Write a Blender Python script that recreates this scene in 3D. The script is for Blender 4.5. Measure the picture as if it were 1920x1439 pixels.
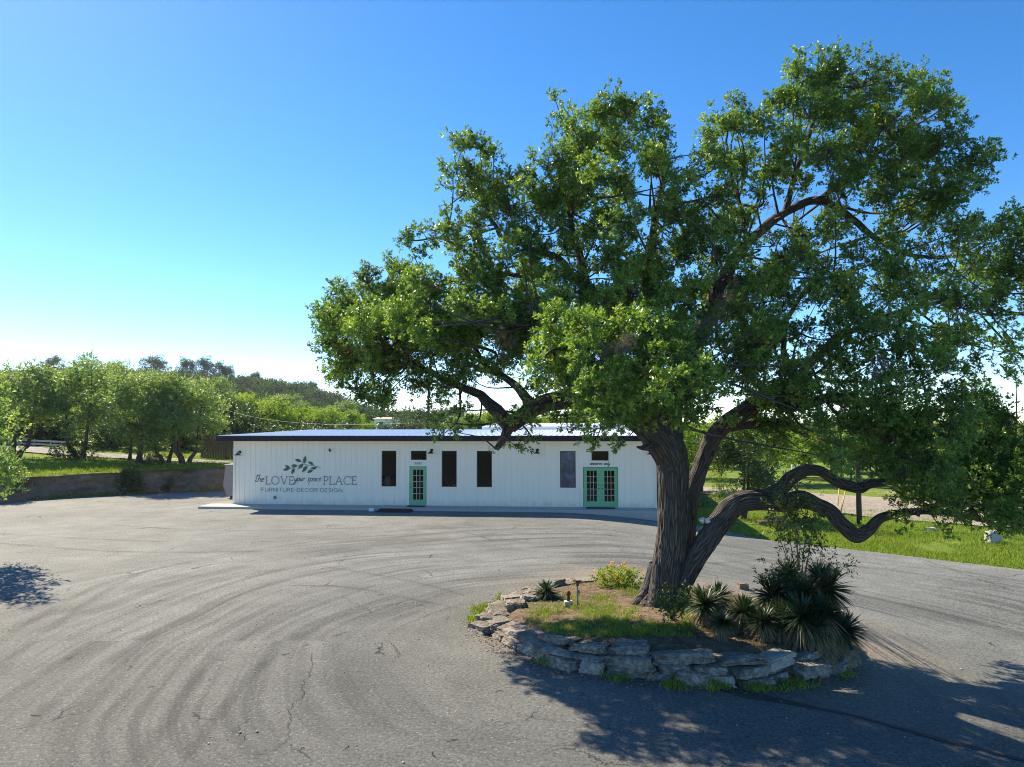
import bpy, math, random
import numpy as np
from mathutils import Vector, Matrix, noise as mn

# ------------------------------------------------------------------ camera, sky, sun, exposure
SC = bpy.context.scene
COL = SC.collection
for o in list(bpy.data.objects):
    bpy.data.objects.remove(o)
PITCH, ROLL, CAMH, FPX = math.radians(3.01), math.radians(-0.148), 4.698, 1330.0
cam_d = bpy.data.cameras.new("camera")
cam = bpy.data.objects.new("camera", cam_d)
COL.objects.link(cam)
cam_d.sensor_width = 36.0
cam_d.lens = FPX / 1920 * 36.0
cam_d.clip_start = 0.1
cam_d.clip_end = 3000
CR = Matrix.Rotation(math.pi / 2 + PITCH, 3, 'X') @ Matrix.Rotation(ROLL, 3, 'Z')
cam.rotation_euler = CR.to_euler()
cam.location = (0, 0, CAMH)
SC.camera = cam

SUN_DIR = Vector((-0.72, 0.69, 0.90)).normalized()
SUN_EL = math.asin(SUN_DIR.z)
SUN_AZ = math.atan2(SUN_DIR.x, SUN_DIR.y)          # clockwise from +Y
world = bpy.data.worlds.new("World")
SC.world = world
world.use_nodes = True
wn = world.node_tree
bg = wn.nodes['Background']
sky = wn.nodes.new('ShaderNodeTexSky')
sky.sky_type = 'NISHITA'
sky.sun_disc = False
sky.sun_elevation = SUN_EL
sky.sun_rotation = SUN_AZ
sky.altitude = 400
sky.air_density = 0.6
sky.dust_density = 0.1
sky.ozone_density = 3.0
hsv = wn.nodes.new('ShaderNodeHueSaturation')
hsv.inputs['Saturation'].default_value = 1.31
hsv.inputs['Hue'].default_value = 0.502
wn.links.new(sky.outputs[0], hsv.inputs['Color'])
wn.links.new(hsv.outputs[0], bg.inputs['Color'])
bg.inputs['Strength'].default_value = 0.129
sun_d = bpy.data.lights.new("sun", 'SUN')
sun_d.energy = 3.9
sun_d.angle = math.radians(0.5)
sun_d.color = (1.0, 0.95, 0.87)
sun = bpy.data.objects.new("sun", sun_d)
COL.objects.link(sun)
sun.rotation_euler = SUN_DIR.to_track_quat('Z', 'Y').to_euler()
sun.location = (-40, 40, 60)
SC.view_settings.view_transform = 'Standard'
SC.view_settings.look = 'None'
SC.view_settings.exposure = 1.36
SC.view_settings.gamma = 1
SC.view_settings.use_white_balance = True
SC.view_settings.white_balance_temperature = 7900
SC.render.engine = 'CYCLES'
SC.cycles.use_denoising = True
SC.cycles.denoiser = 'OPENIMAGEDENOISE'
SC.cycles.denoising_prefilter = 'NONE'
SC.cycles.denoising_input_passes = 'RGB_ALBEDO_NORMAL'
SC.cycles.pixel_filter_type = 'BLACKMAN_HARRIS'
SC.cycles.filter_width = 1.0
SC.cycles.max_bounces = 7
SC.cycles.diffuse_bounces = 3
SC.cycles.glossy_bounces = 2
SC.cycles.transmission_bounces = 4
SC.cycles.transparent_max_bounces = 10
SC.cycles.sample_clamp_indirect = 6

# ------------------------------------------------------------------ helpers
R_ = random.Random(7)
rng = np.random.default_rng(11)

def ray(px, py):
    return CR @ Vector(((px - 960) / FPX, -(py - 719.5) / FPX, -1.0))

def at(px, py, Y):                       # the point at depth Y seen at that pixel of the photograph
    d = ray(px, py)
    return Vector((0, 0, CAMH)) + d * (Y / d.y)

def lip(x, xs, ys):
    return float(np.interp(x, xs, ys))

def sstep(t):
    t = min(1, max(0, t))
    return t * t * (3 - 2 * t)

def G(x, y):                              # the lot: level, falling away to the right
    return -0.9 * sstep((x - 2) / 12.0)

FRX = [-420, -60, -34, -31, -27.5, -23.5, -20.2, -18.3, -17.3, -15.5, -13, 0, 30, 70, 200]
FRY = [20, 30, 39.5, 42, 45.2, 47.6, 49.6, 52, 57, 68, 70, 73, 84, 100, 130]
def frontY(x): return lip(x, FRX, FRY)
def terrH(x): return lip(x, [-420, -34, -28, -18, -10, 6, 24, 200], [1.4, 1.3, 1.42, 1.55, 1.4, 0.5, -0.9, -0.9])
HX = [-420, -300, -231, -200, -166, -130, -106, -90, -77, -62, -48, -25, 0, 60, 140, 420]
HZ = [18, 25, 25.5, 25.5, 26, 23, 21, 19, 14, 7.5, 4, 2.5, 2, 1, 2.5, 4]
def terr(x, y):
    d = y - frontY(x)
    if d < 0:
        return G(x, y)
    z = terrH(x) + 0.045 * min(d, 25) * (1 if x < 5 else max(0.15, 1 - (x - 5) / 25)) + 0.004 * max(0, d - 25)
    if y > 120:
        h = lip(x * 320 / max(y, 150), HX, HZ)
        z += max(0, h - 5.5) * math.exp(-((y - 320) / 95.0) ** 2)
    return z

def ground_at(px, py, dz=0.0):
    d = ray(px, py)
    t = 5.0
    o = Vector((0, 0, CAMH))
    while t < 420:
        p = o + d * t
        if p.z <= terr(p.x, p.y) + dz:
            return p
        t += 0.05 if t < 80 else 0.5
    return o + d * t

def tag(o, label=None, cat=None, group=None, kind=None):
    if label: o['label'] = label
    if cat: o['category'] = cat
    if group: o['group'] = group
    if kind: o['kind'] = kind
    return o

def empty(name, loc=(0, 0, 0), rz=0.0, label=None, cat=None, group=None):
    o = bpy.data.objects.new(name, None)
    COL.objects.link(o)
    o.location = loc
    o.rotation_euler = (0, 0, rz)
    o.empty_display_size = 0.3
    return tag(o, label, cat, group)

def link(name, me, parent=None):
    o = bpy.data.objects.new(name, me)
    COL.objects.link(o)
    if parent: o.parent = parent
    return o

def copy_tree(root, loc, rz=0, scale=None):
    c = root.copy(); COL.objects.link(c)
    c.location = loc; c.rotation_euler = (0, 0, rz)
    if scale is not None:
        c.scale = (scale,) * 3 if not hasattr(scale, '__len__') else scale
    for ch in [o for o in bpy.data.objects if o.parent == root]:
        k = ch.copy(); COL.objects.link(k); k.parent = c
        for g in [o for o in bpy.data.objects if o.parent == ch]:
            q = g.copy(); COL.objects.link(q); q.parent = k
    return c

def mesh_np(name, V, faces, mats, attrs=None, smooth=False, mat_idx=None):
    """V (n,3); faces: list of int arrays (m,k)"""
    me = bpy.data.meshes.new(name)
    V = np.asarray(V, dtype=np.float32)
    me.vertices.add(len(V))
    me.vertices.foreach_set('co', V.ravel())
    nl = sum(f.size for f in faces); npoly = sum(len(f) for f in faces)
    me.loops.add(nl); me.polygons.add(npoly)
    me.loops.foreach_set('vertex_index', np.concatenate([f.ravel() for f in faces]).astype(np.int32))
    tot = np.concatenate([np.full(len(f), f.shape[1]) for f in faces]).astype(np.int32)
    st = np.concatenate([[0], np.cumsum(tot)[:-1]]).astype(np.int32)
    me.polygons.foreach_set('loop_start', st)
    me.polygons.foreach_set('loop_total', tot)
    if smooth:
        me.polygons.foreach_set('use_smooth', np.ones(npoly, dtype=bool))
    if mat_idx is not None:
        me.polygons.foreach_set('material_index', np.asarray(mat_idx, dtype=np.int32))
    for k, (tp, arr) in (attrs or {}).items():
        a = me.attributes.new(k, tp, 'POINT')
        a.data.foreach_set('value' if tp == 'FLOAT' else 'vector', np.asarray(arr, dtype=np.float32).ravel())
    for m in (mats if isinstance(mats, (list, tuple)) else [mats]):
        me.materials.append(m)
    me.update(calc_edges=True)
    me.validate()
    return me

class MB:                                 # collects simple shapes, linked as one mesh
    def __init__(s): s.v = []; s.f = []
    def add(s, V, F):
        n = len(s.v); s.v += [tuple(p) for p in V]; s.f += [tuple(i + n for i in f) for f in F]; return s
    def box(s, x0, x1, y0, y1, z0, z1):
        V = [(x, y, z) for z in (z0, z1) for y in (y0, y1) for x in (x0, x1)]
        return s.add(V, [(0, 2, 3, 1), (4, 5, 7, 6), (0, 1, 5, 4), (2, 6, 7, 3), (0, 4, 6, 2), (1, 3, 7, 5)])
    def quad(s, *p): return s.add(p, [tuple(range(len(p)))])
    def tube(s, pts, rads, seg=8, cap=True):
        V, F, _ = tube(pts, rads, seg)
        s.add(V, F.tolist())
        if cap:
            n = len(s.v) - len(V); m = len(V)
            s.f.append(tuple(n + i for i in range(seg))[::-1]); s.f.append(tuple(n + m - seg + i for i in range(seg)))
        return s
    def lathe(s, prof, c, seg=16, axis='Z'):
        n = len(s.v)
        for r, h in prof:
            for k in range(seg):
                a = 2 * math.pi * k / seg
                q = (r * math.cos(a), r * math.sin(a), h)
                if axis == 'Y': q = (q[0], q[2], q[1])
                s.v.append((c[0] + q[0], c[1] + q[1], c[2] + q[2]))
        for i in range(len(prof) - 1):
            for k in range(seg):
                s.f.append((n + i * seg + k, n + i * seg + (k + 1) % seg, n + (i + 1) * seg + (k + 1) % seg, n + (i + 1) * seg + k))
        return s
    def mesh(s, name, mat, smooth=False, bevel=0):
        me = bpy.data.meshes.new(name)
        me.from_pydata(s.v, [], s.f)
        me.materials.append(mat)
        if smooth: me.polygons.foreach_set('use_smooth', [True] * len(me.polygons))
        me.update()
        return me
    def build(s, name, mat, parent=None, smooth=False, bevel=0):
        o = link(name, s.mesh(name, mat, smooth), parent)
        if bevel:
            b = o.modifiers.new('bevel', 'BEVEL'); b.width = bevel; b.segments = 2; b.limit_method = 'ANGLE'
        return o

def resample(pts, rads, step):
    P = np.array([list(p) for p in pts], float); Rr = np.array(rads, float)
    n = len(P)
    Q = np.vstack([2 * P[0] - P[1], P, 2 * P[-1] - P[-2]])
    out, ro = [], []
    for i in range(n - 1):
        p0, p1, p2, p3 = Q[i], Q[i + 1], Q[i + 2], Q[i + 3]
        m = max(1, int(np.linalg.norm(p2 - p1) / step))
        for k in range(m):
            t = k / m
            out.append(.5 * (2 * p1 + (p2 - p0) * t + (2 * p0 - 5 * p1 + 4 * p2 - p3) * t * t + (3 * p1 - p0 - 3 * p2 + p3) * t ** 3))
            ro.append(Rr[i] * (1 - t) + Rr[i + 1] * t)
    out.append(P[-1]); ro.append(Rr[-1])
    return np.array(out), np.array(ro)

def tube(pts, rads, seg=8, amp=0.0, freq=1.0, off=0.0):
    P = np.array([list(p) for p in pts], float); Rr = np.array(rads, float); n = len(P)
    T = np.gradient(P, axis=0); T /= np.linalg.norm(T, axis=1)[:, None] + 1e-9
    ref = np.array([1, 0, 0.]) if abs(T[0][0]) < .9 else np.array([0, 1, 0.])
    Ns = []
    nn = ref - T[0] * ref.dot(T[0]); nn /= np.linalg.norm(nn)
    for i in range(n):
        nn = nn - T[i] * nn.dot(T[i]); nn /= np.linalg.norm(nn) + 1e-9
        Ns.append(nn.copy())
    Ns = np.array(Ns); Bs = np.cross(T, Ns)
    a = np.arange(seg) * 2 * math.pi / seg
    ca, sa = np.cos(a), np.sin(a)
    L = np.concatenate([[0], np.cumsum(np.linalg.norm(np.diff(P, axis=0), axis=1))])
    rr = np.repeat(Rr[:, None], seg, 1)
    bark = np.stack([ca[None] * rr, sa[None] * rr, np.repeat(L[:, None], seg, 1) + off], -1)
    if amp:
        for i in range(n):
            for k in range(seg):
                b = bark[i, k]
                q = Vector((ca[k] * Rr[i] * freq, sa[k] * Rr[i] * freq, (L[i] + off) * freq * 0.1))
                w = mn.noise(Vector((b[0] * 2, b[1] * 2, b[2] * 1.3)))
                q += Vector((w, w, 0)) * 0.9
                rid = 1 - 2 * abs(mn.noise(q))
                big = mn.noise(Vector((b[0] * 1.7, b[1] * 1.7, b[2] * 0.9 + 5)))
                rr[i, k] *= 1 + 0.09 * big
                rr[i, k] += amp * (rid - 0.5) * min(1, Rr[i] / .25 + .2)
    V = P[:, None, :] + rr[..., None] * (ca[None, :, None] * Ns[:, None, :] + sa[None, :, None] * Bs[:, None, :])
    i0 = np.arange(n - 1)[:, None] * seg; k = np.arange(seg)[None]; k1 = (k + 1) % seg
    F = np.stack([i0 + k, i0 + k1, i0 + seg + k1, i0 + seg + k], -1).reshape(-1, 4)
    return V.reshape(-1, 3), F, bark.reshape(-1, 3)

class TB:                                 # many tubes, one mesh with a 'bark' coordinate
    def __init__(s): s.V = []; s.F = []; s.B = []; s.n = 0
    def add(s, pts, rads, seg=6, amp=0, freq=1, off=0):
        V, F, B = tube(pts, rads, seg, amp, freq, off)
        s.V.append(V); s.F.append(F + s.n); s.B.append(B); s.n += len(V)
    def mesh(s, name, mat):
        return mesh_np(name, np.vstack(s.V), [np.vstack(s.F)], mat, {'bark': ('FLOAT_VECTOR', np.vstack(s.B))}, smooth=True)

def unit(a): return a / (np.linalg.norm(a, axis=-1, keepdims=True) + 1e-9)

def leafgeo(P, A, Nn, L, W, tint):
    S = unit(np.cross(A, Nn)); N2 = np.cross(S, A)
    n = len(P); L = L[:, None]; W = W[:, None]
    mid = P + A * L * .5 - N2 * L * .04
    V = np.stack([P, mid + S * W * .5 + N2 * W * .2, P + A * L, mid - S * W * .5 + N2 * W * .2], 1).reshape(-1, 3)
    b = np.arange(n)[:, None] * 4
    F = np.concatenate([b + [0, 1, 2], b + [0, 2, 3]], 1).reshape(-1, 3)
    return V, F, np.repeat(tint, 4)

def crown_leaves(r, C, Rd, dens, lpt, tl, L, aspect=.45, squash=.85, droop=0.0, tvar=.13, ctint=None, up=.45):
    C = np.asarray(C, float); Rd = np.asarray(Rd, float)
    nt = np.maximum(3, (dens * Rd ** 2).astype(int))
    ct = r.normal(.5, tvar, len(C)) if ctint is None else np.asarray(ctint)
    idx = np.repeat(np.arange(len(C)), nt); N = len(idx)
    d = unit(r.normal(size=(N, 3)))
    rad = r.uniform(.12, 1, N) ** .55
    rad *= 1 + .22 * np.sin(d[:, 0] * 5 + idx * 1.7) * np.cos(d[:, 2] * 6 + idx) + r.normal(0, .06, N)
    base = C[idx] + d * (rad * Rd[idx])[:, None] * [1, 1, squash]
    td = unit(d * .8 + np.array([0, 0, up - droop]) + r.normal(0, .45, (N, 3)))
    tt = ct[idx] + r.normal(0, tvar * .8, N)
    li = np.repeat(np.arange(N), lpt); M = len(li)
    t = np.tile(np.linspace(.1, 1, lpt), N) + r.uniform(-.08, .08, M)
    perp = unit(np.cross(td[li], unit(r.normal(size=(M, 3)))))
    P = base[li] + td[li] * (t * tl)[:, None]
    A = unit(td[li] * (.25 + .55 * t)[:, None] + perp * .8 + np.array([0, 0, -droop]))
    Nn = unit(td[li] * .8 + np.array([0, 0, .6]) + r.normal(0, .5, (M, 3)))
    ln = L * r.uniform(.65, 1.2, M)
    tint = np.clip(tt[li] + r.normal(0, .12, M), 0, 1)
    V, F, T = leafgeo(P, A, Nn, ln, ln * aspect, tint)
    return V, F, T, base, td, idx

def join(parts):
    n = 0; Vs, Fs, Ts = [], [], []
    for V, F, T in parts:
        Vs.append(V); Fs.append(F + n); Ts.append(T); n += len(V)
    return np.vstack(Vs), np.vstack(Fs), np.concatenate(Ts)

# ------------------------------------------------------------------ materials
class NG:
    def __init__(s, nt): s.nt = nt
    def n(s, typ, ins=None, **at_):
        nd = s.nt.nodes.new('ShaderNode' + typ)
        for k, v in at_.items(): setattr(nd, k, v)
        for k, v in (ins or {}).items():
            sk = nd.inputs[k]
            if hasattr(v, 'outputs'): v = v.outputs[0]
            if isinstance(v, bpy.types.NodeSocket): s.nt.links.new(v, sk)
            else: sk.default_value = v
        return nd
    def math(s, op, a, b=0.0, clamp=False):
        return s.n('Math', {0: a, 1: b}, operation=op, use_clamp=clamp)
    def mix(s, f, a, b, mode='MIX'):
        nd = s.nt.nodes.new('ShaderNodeMix'); nd.data_type = 'RGBA'; nd.blend_type = mode
        for k, v in ((0, f), (6, a), (7, b)):
            sk = nd.inputs[k]
            if hasattr(v, 'outputs'): v = v.outputs[2] if v.bl_idname == 'ShaderNodeMix' else v.outputs[0]
            if isinstance(v, bpy.types.NodeSocket): s.nt.links.new(v, sk)
            else: sk.default_value = v if k == 0 else (tuple(v) + (1,))[:4]
        return nd.outputs[2]
    def ramp(s, f, stops, interp='LINEAR'):
        nd = s.n('ValToRGB', {0: f}); cr = nd.color_ramp; cr.interpolation = interp
        while len(cr.elements) > 1: cr.elements.remove(cr.elements[-1])
        for i, (p, c) in enumerate(stops):
            e = cr.elements[0] if i == 0 else cr.elements.new(p)
            e.position = p; e.color = (tuple(c) + (1,))[:4] if hasattr(c, '__len__') else (c, c, c, 1)
        return nd.outputs[0]
    def noise(s, vec, scale, detail=4, rough=.55, dist=0.0):
        return s.n('TexNoise', {'Vector': vec, 'Scale': scale, 'Detail': detail, 'Roughness': rough, 'Distortion': dist}).outputs[0]

def new_mat(name):
    m = bpy.data.materials.new(name); m.use_nodes = True
    nt = m.node_tree; nt.nodes.clear()
    g = NG(nt)
    out = nt.nodes.new('ShaderNodeOutputMaterial')
    def fin(sh): nt.links.new(sh.outputs[0], out.inputs[0]); return m
    return g, fin

def P_(g, col, rough=.6, spec=.4, metal=0.0, normal=None, **kw):
    ins = {'Base Color': col if not isinstance(col, tuple) else (col + (1,))[:4], 'Roughness': rough, 'Specular IOR Level': spec, 'Metallic': metal}
    if normal is not None: ins['Normal'] = normal
    return g.n('BsdfPrincipled', ins)

def simple(name, col, rough=.6, spec=.4, metal=0.0, var=.12, scale=6.0, bump=0.0, bscale=30.0):
    g, fin = new_mat(name)
    tc = g.n('TexCoord').outputs['Object']
    nz = g.noise(tc, scale, 5)
    c = g.mix(nz, tuple(x * (1 - var) for x in col), tuple(min(1, x * (1 + var)) for x in col))
    nrm = None
    if bump:
        nrm = g.n('Bump', {'Height': g.noise(tc, bscale, 6, .65), 'Strength': bump, 'Distance': .02}).outputs[0]
    return fin(P_(g, c, rough, spec, metal, nrm))

def leafmat(name, dark, mid, light, trans=.35, rough=.42, spec=.45, tr_boost=1.6):
    g, fin = new_mat(name)
    t = g.n('Attribute', attribute_name='tint').outputs['Fac']
    c = g.ramp(t, [(0, dark), (.5, mid), (1, light)])
    b = P_(g, c, rough, spec)
    tcol = g.mix(1.0, c, (tr_boost * 1.15, tr_boost * 1.05, tr_boost * .45), 'MULTIPLY')
    tr = g.n('BsdfTranslucent', {'Color': tcol})
    return fin(g.n('MixShader', {0: trans, 1: b, 2: tr}))

def barkmat(name, lo, hi, fx=26, fz=3.2, bump=1.0):
    g, fin = new_mat(name)
    a = g.n('Attribute', attribute_name='bark').outputs['Vector']
    mp = g.n('Mapping', {'Vector': a, 'Scale': (fx, fx, fz)}).outputs[0]
    w = g.n('TexNoise', {'Vector': a, 'Scale': 3.0, 'Detail': 3}).outputs[1]
    mp2 = g.mix(.12, mp, w, 'ADD')
    n1 = g.noise(mp2, 1.0, 6, .62, .6)
    vor = g.n('TexVoronoi', {'Vector': mp2, 'Scale': .8}, feature='DISTANCE_TO_EDGE').outputs[0]
    fur = g.ramp(vor, [(0, 0.0), (.22, 1.0)])
    h = g.math('MULTIPLY', g.math('ADD', n1, .25), g.math('ADD', g.math('MULTIPLY', fur, .75), .25)).outputs[0]
    big = g.noise(a, 1.6, 4)
    c = g.mix(g.ramp(h, [(.12, 0.0), (.75, 1.0)]), lo, hi)
    c = g.mix(g.ramp(big, [(.42, 0), (.62, .55)]), c, tuple(x * .62 for x in hi))
    lich = g.noise(a, 9, 5, .7)
    c = g.mix(g.ramp(lich, [(.62, 0), (.72, .35)]), c, (.30, .31, .27))
    bp = g.n('Bump', {'Height': h, 'Strength': bump, 'Distance': .03}).outputs[0]
    return fin(P_(g, c, .9, .15, 0, bp))

M = {}
M['oak_leaf'] = leafmat('oak_leaf', (.034, .082, .016), (.098, .200, .044), (.225, .35, .085), .42, .38, .45)
M['dead_leaf'] = leafmat('dead_leaf', (.10, .04, .02), (.19, .075, .035), (.26, .12, .06), .25)
M['grove_leaf'] = leafmat('grove_leaf', (.055, .115, .038), (.125, .22, .07), (.24, .34, .14), .48, .45, .5)
M['pale_leaf'] = leafmat('pale_leaf', (.085, .16, .022), (.17, .29, .040), (.27, .38, .07), .48, .6, .2)
M['dark_leaf'] = leafmat('dark_leaf', (.022, .052, .014), (.048, .10, .025), (.09, .155, .04), .3)
M['hill_leaf'] = leafmat('hill_leaf', (.026, .056, .028), (.054, .105, .045), (.115, .17, .075), .2, .8, .1)
M['bright_leaf'] = leafmat('bright_leaf', (.10, .16, .01), (.2, .29, .02), (.32, .38, .04), .4)
M['yucca_leaf'] = leafmat('yucca_leaf', (.012, .030, .012), (.028, .060, .022), (.065, .11, .042), .12, .45)
M['straw'] = leafmat('straw', (.16, .12, .07), (.28, .22, .13), (.42, .36, .24), .2, .8, .2)
M['grass'] = leafmat('grass', (.075, .14, .018), (.16, .255, .036), (.30, .36, .09), .35, .6, .2)
M['flower'] = leafmat('flower', (.55, .12, .03), (.7, .25, .04), (.75, .45, .06), .3)
M['litter'] = leafmat('litter', (.10, .06, .035), (.22, .15, .09), (.42, .32, .21), .15, .8, .2)
M['moss'] = leafmat('moss', (.09, .09, .075), (.16, .155, .13), (.26, .25, .21), .2, .9, .1)
M['oak_bark'] = barkmat('oak_bark', (.010, .009, .008), (.15, .135, .12), 32, 2.4, 1.0)
M['tree_bark'] = barkmat('tree_bark', (.03, .024, .018), (.12, .098, .078), 18, 3, .8)
M['white_siding'] = simple('white_siding', (.95, .88, .79), .5, .3, 0, .03, 1.2)
def siding():
    g, fin = new_mat('white_siding')
    tc = g.n('TexCoord').outputs['Object']; z = g.n('SeparateXYZ', {0: tc}).outputs[2]
    st = g.n('Mapping', {'Vector': tc, 'Scale': (5, 5, .35)}).outputs[0]
    c = g.mix(g.ramp(g.noise(st, 1.0, 5, .6), [(.4, 0), (.75, .25)]), (.96, .855, .715), (.80, .72, .60))
    sp = g.math('SUBTRACT', g.math('MULTIPLY', g.noise(tc, 2.6, 6, .7), 1.1), g.math('MULTIPLY', z, .85))
    c = g.mix(g.ramp(sp, [(.12, 0), (.5, .45)]), c, (.50, .44, .36))
    return fin(P_(g, c, .5, .3))
M['white_siding'] = siding()
M['white_trim'] = simple('white_trim', (.92, .83, .70), .4, .4, 0, .02, 3)
M['navy'] = simple('navy', (.007, .010, .020), .5, .3, 0, .15, 3)
M['galv'] = simple('galv', (.74, .76, .78), .38, .5, .35, .06, 2)
M['mint'] = simple('mint', (.145, .47, .245), .4, .45, 0, .05, 5)
M['muntin'] = simple('muntin', (.50, .56, .46), .5, .4, 0, .05, 5)
M['black'] = simple('black', (.012, .012, .013), .35, .5, 0, .2, 9)
M['rubber'] = simple('rubber', (.022, .022, .023), .85, .2, 0, .25, 14, .3, 60)
M['sign_dark'] = simple('sign_dark', (.085, .09, .095), .6, .3, 0, .08, 6)
M['sign_grey'] = simple('sign_grey', (.27, .28, .285), .6, .3, 0, .08, 6)
M['sign_green'] = simple('sign_green', (.05, .16, .105), .6, .3, 0, .35, 9)
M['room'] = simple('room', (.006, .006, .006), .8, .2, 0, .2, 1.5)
M['linen'] = simple('linen', (.78, .76, .71), .9, .1, 0, .06, 12)
M['concrete'] = simple('concrete', (.42, .40, .37), .85, .2, 0, .16, 3.5, .35, 40)
M['grey_metal'] = simple('grey_metal', (.22, .22, .21), .5, .4, .2, .18, 4)
M['rust'] = simple('rust', (.12, .055, .03), .85, .2, .1, .4, 30, .3, 60)
M['pole_wood'] = simple('pole_wood', (.10, .078, .06), .9, .15, 0, .3, 8, .4, 50)
M['fence_wood'] = simple('fence_wood', (.105, .085, .07), .9, .15, 0, .3, 5, .4, 40)
M['yellow'] = simple('yellow', (.75, .42, .02), .5, .4, 0, .06, 8)
M['white_paint'] = simple('white_paint', (.8, .8, .8), .5, .4, 0, .05, 4)
M['tan_roof'] = simple('tan_roof', (.45, .36, .27), .7, .2, 0, .08, 4)
M['antler'] = simple('antler', (.42, .33, .20), .6, .3, 0, .2, 14)

def glass():
    g, fin = new_mat('window_glass')
    tr = g.n('BsdfTransparent', {'Color': (.55, .58, .58, 1)})
    gl = g.n('BsdfGlossy', {'Color': (.9, .95, 1, 1), 'Roughness': .03})
    lw = g.n('LayerWeight', {'Blend': .22}).outputs['Fresnel']
    return fin(g.n('MixShader', {0: g.math('ADD', g.math('MULTIPLY', lw, .35), .012), 1: tr, 2: gl}))
M['glass'] = glass()

def film():
    g, fin = new_mat('blue_window_film')
    tc = g.n('TexCoord').outputs['Object']
    n1 = g.noise(tc, 2.2, 5, .6, .8); n2 = g.noise(tc, 5.0, 4)
    c = g.ramp(n1, [(.3, (.025, .032, .045)), (.55, (.045, .068, .125)), (.7, (.11, .15, .24))])
    c = g.mix(g.ramp(n2, [(.55, 0), (.75, .4)]), c, (.05, .08, .15))
    return fin(P_(g, c, .15, .5))
M['film'] = film()

def stone(name, a, b, moss=.25):
    g, fin = new_mat(name)
    tc = g.n('TexCoord').outputs['Object']
    rnd = g.n('ObjectInfo').outputs['Random']
    n1 = g.noise(tc, 2.2, 7, .68); n2 = g.noise(tc, 13, 6, .7)
    c = g.mix(g.ramp(n1, [(.35, 0), (.68, 1)]), a, b)
    c = g.mix(g.ramp(n2, [(.4, .65), (.58, 0)]), c, tuple(x * .35 for x in a))
    c = g.mix(g.ramp(g.noise(tc, 4.3, 6, .7), [(.55, 0), (.7, moss)]), c, (.10, .105, .07))
    c = g.mix(g.ramp(rnd, [(0, .6), (.4, 0)]), c, tuple(x * .38 for x in b))
    c = g.mix(g.ramp(rnd, [(.6, 0), (1, .5)]), c, (.56, .51, .43))
    v = g.n('TexVoronoi', {'Vector': tc, 'Scale': 17.0}).outputs[0]
    pit = g.ramp(v, [(.05, 0.0), (.3, 1.0)])
    h = g.math('ADD', g.math('MULTIPLY', n2, 1.0), g.math('MULTIPLY', pit, .35)).outputs[0]
    bp = g.n('Bump', {'Height': h, 'Strength': 1.0, 'Distance': .035}).outputs[0]
    return fin(P_(g, c, .92, .15, 0, bp))
M['stone'] = stone('limestone', (.15, .125, .095), (.48, .43, .355))
M['bank_rock'] = stone('bank_rock', (.10, .08, .06), (.40, .33, .25), .5)

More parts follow.
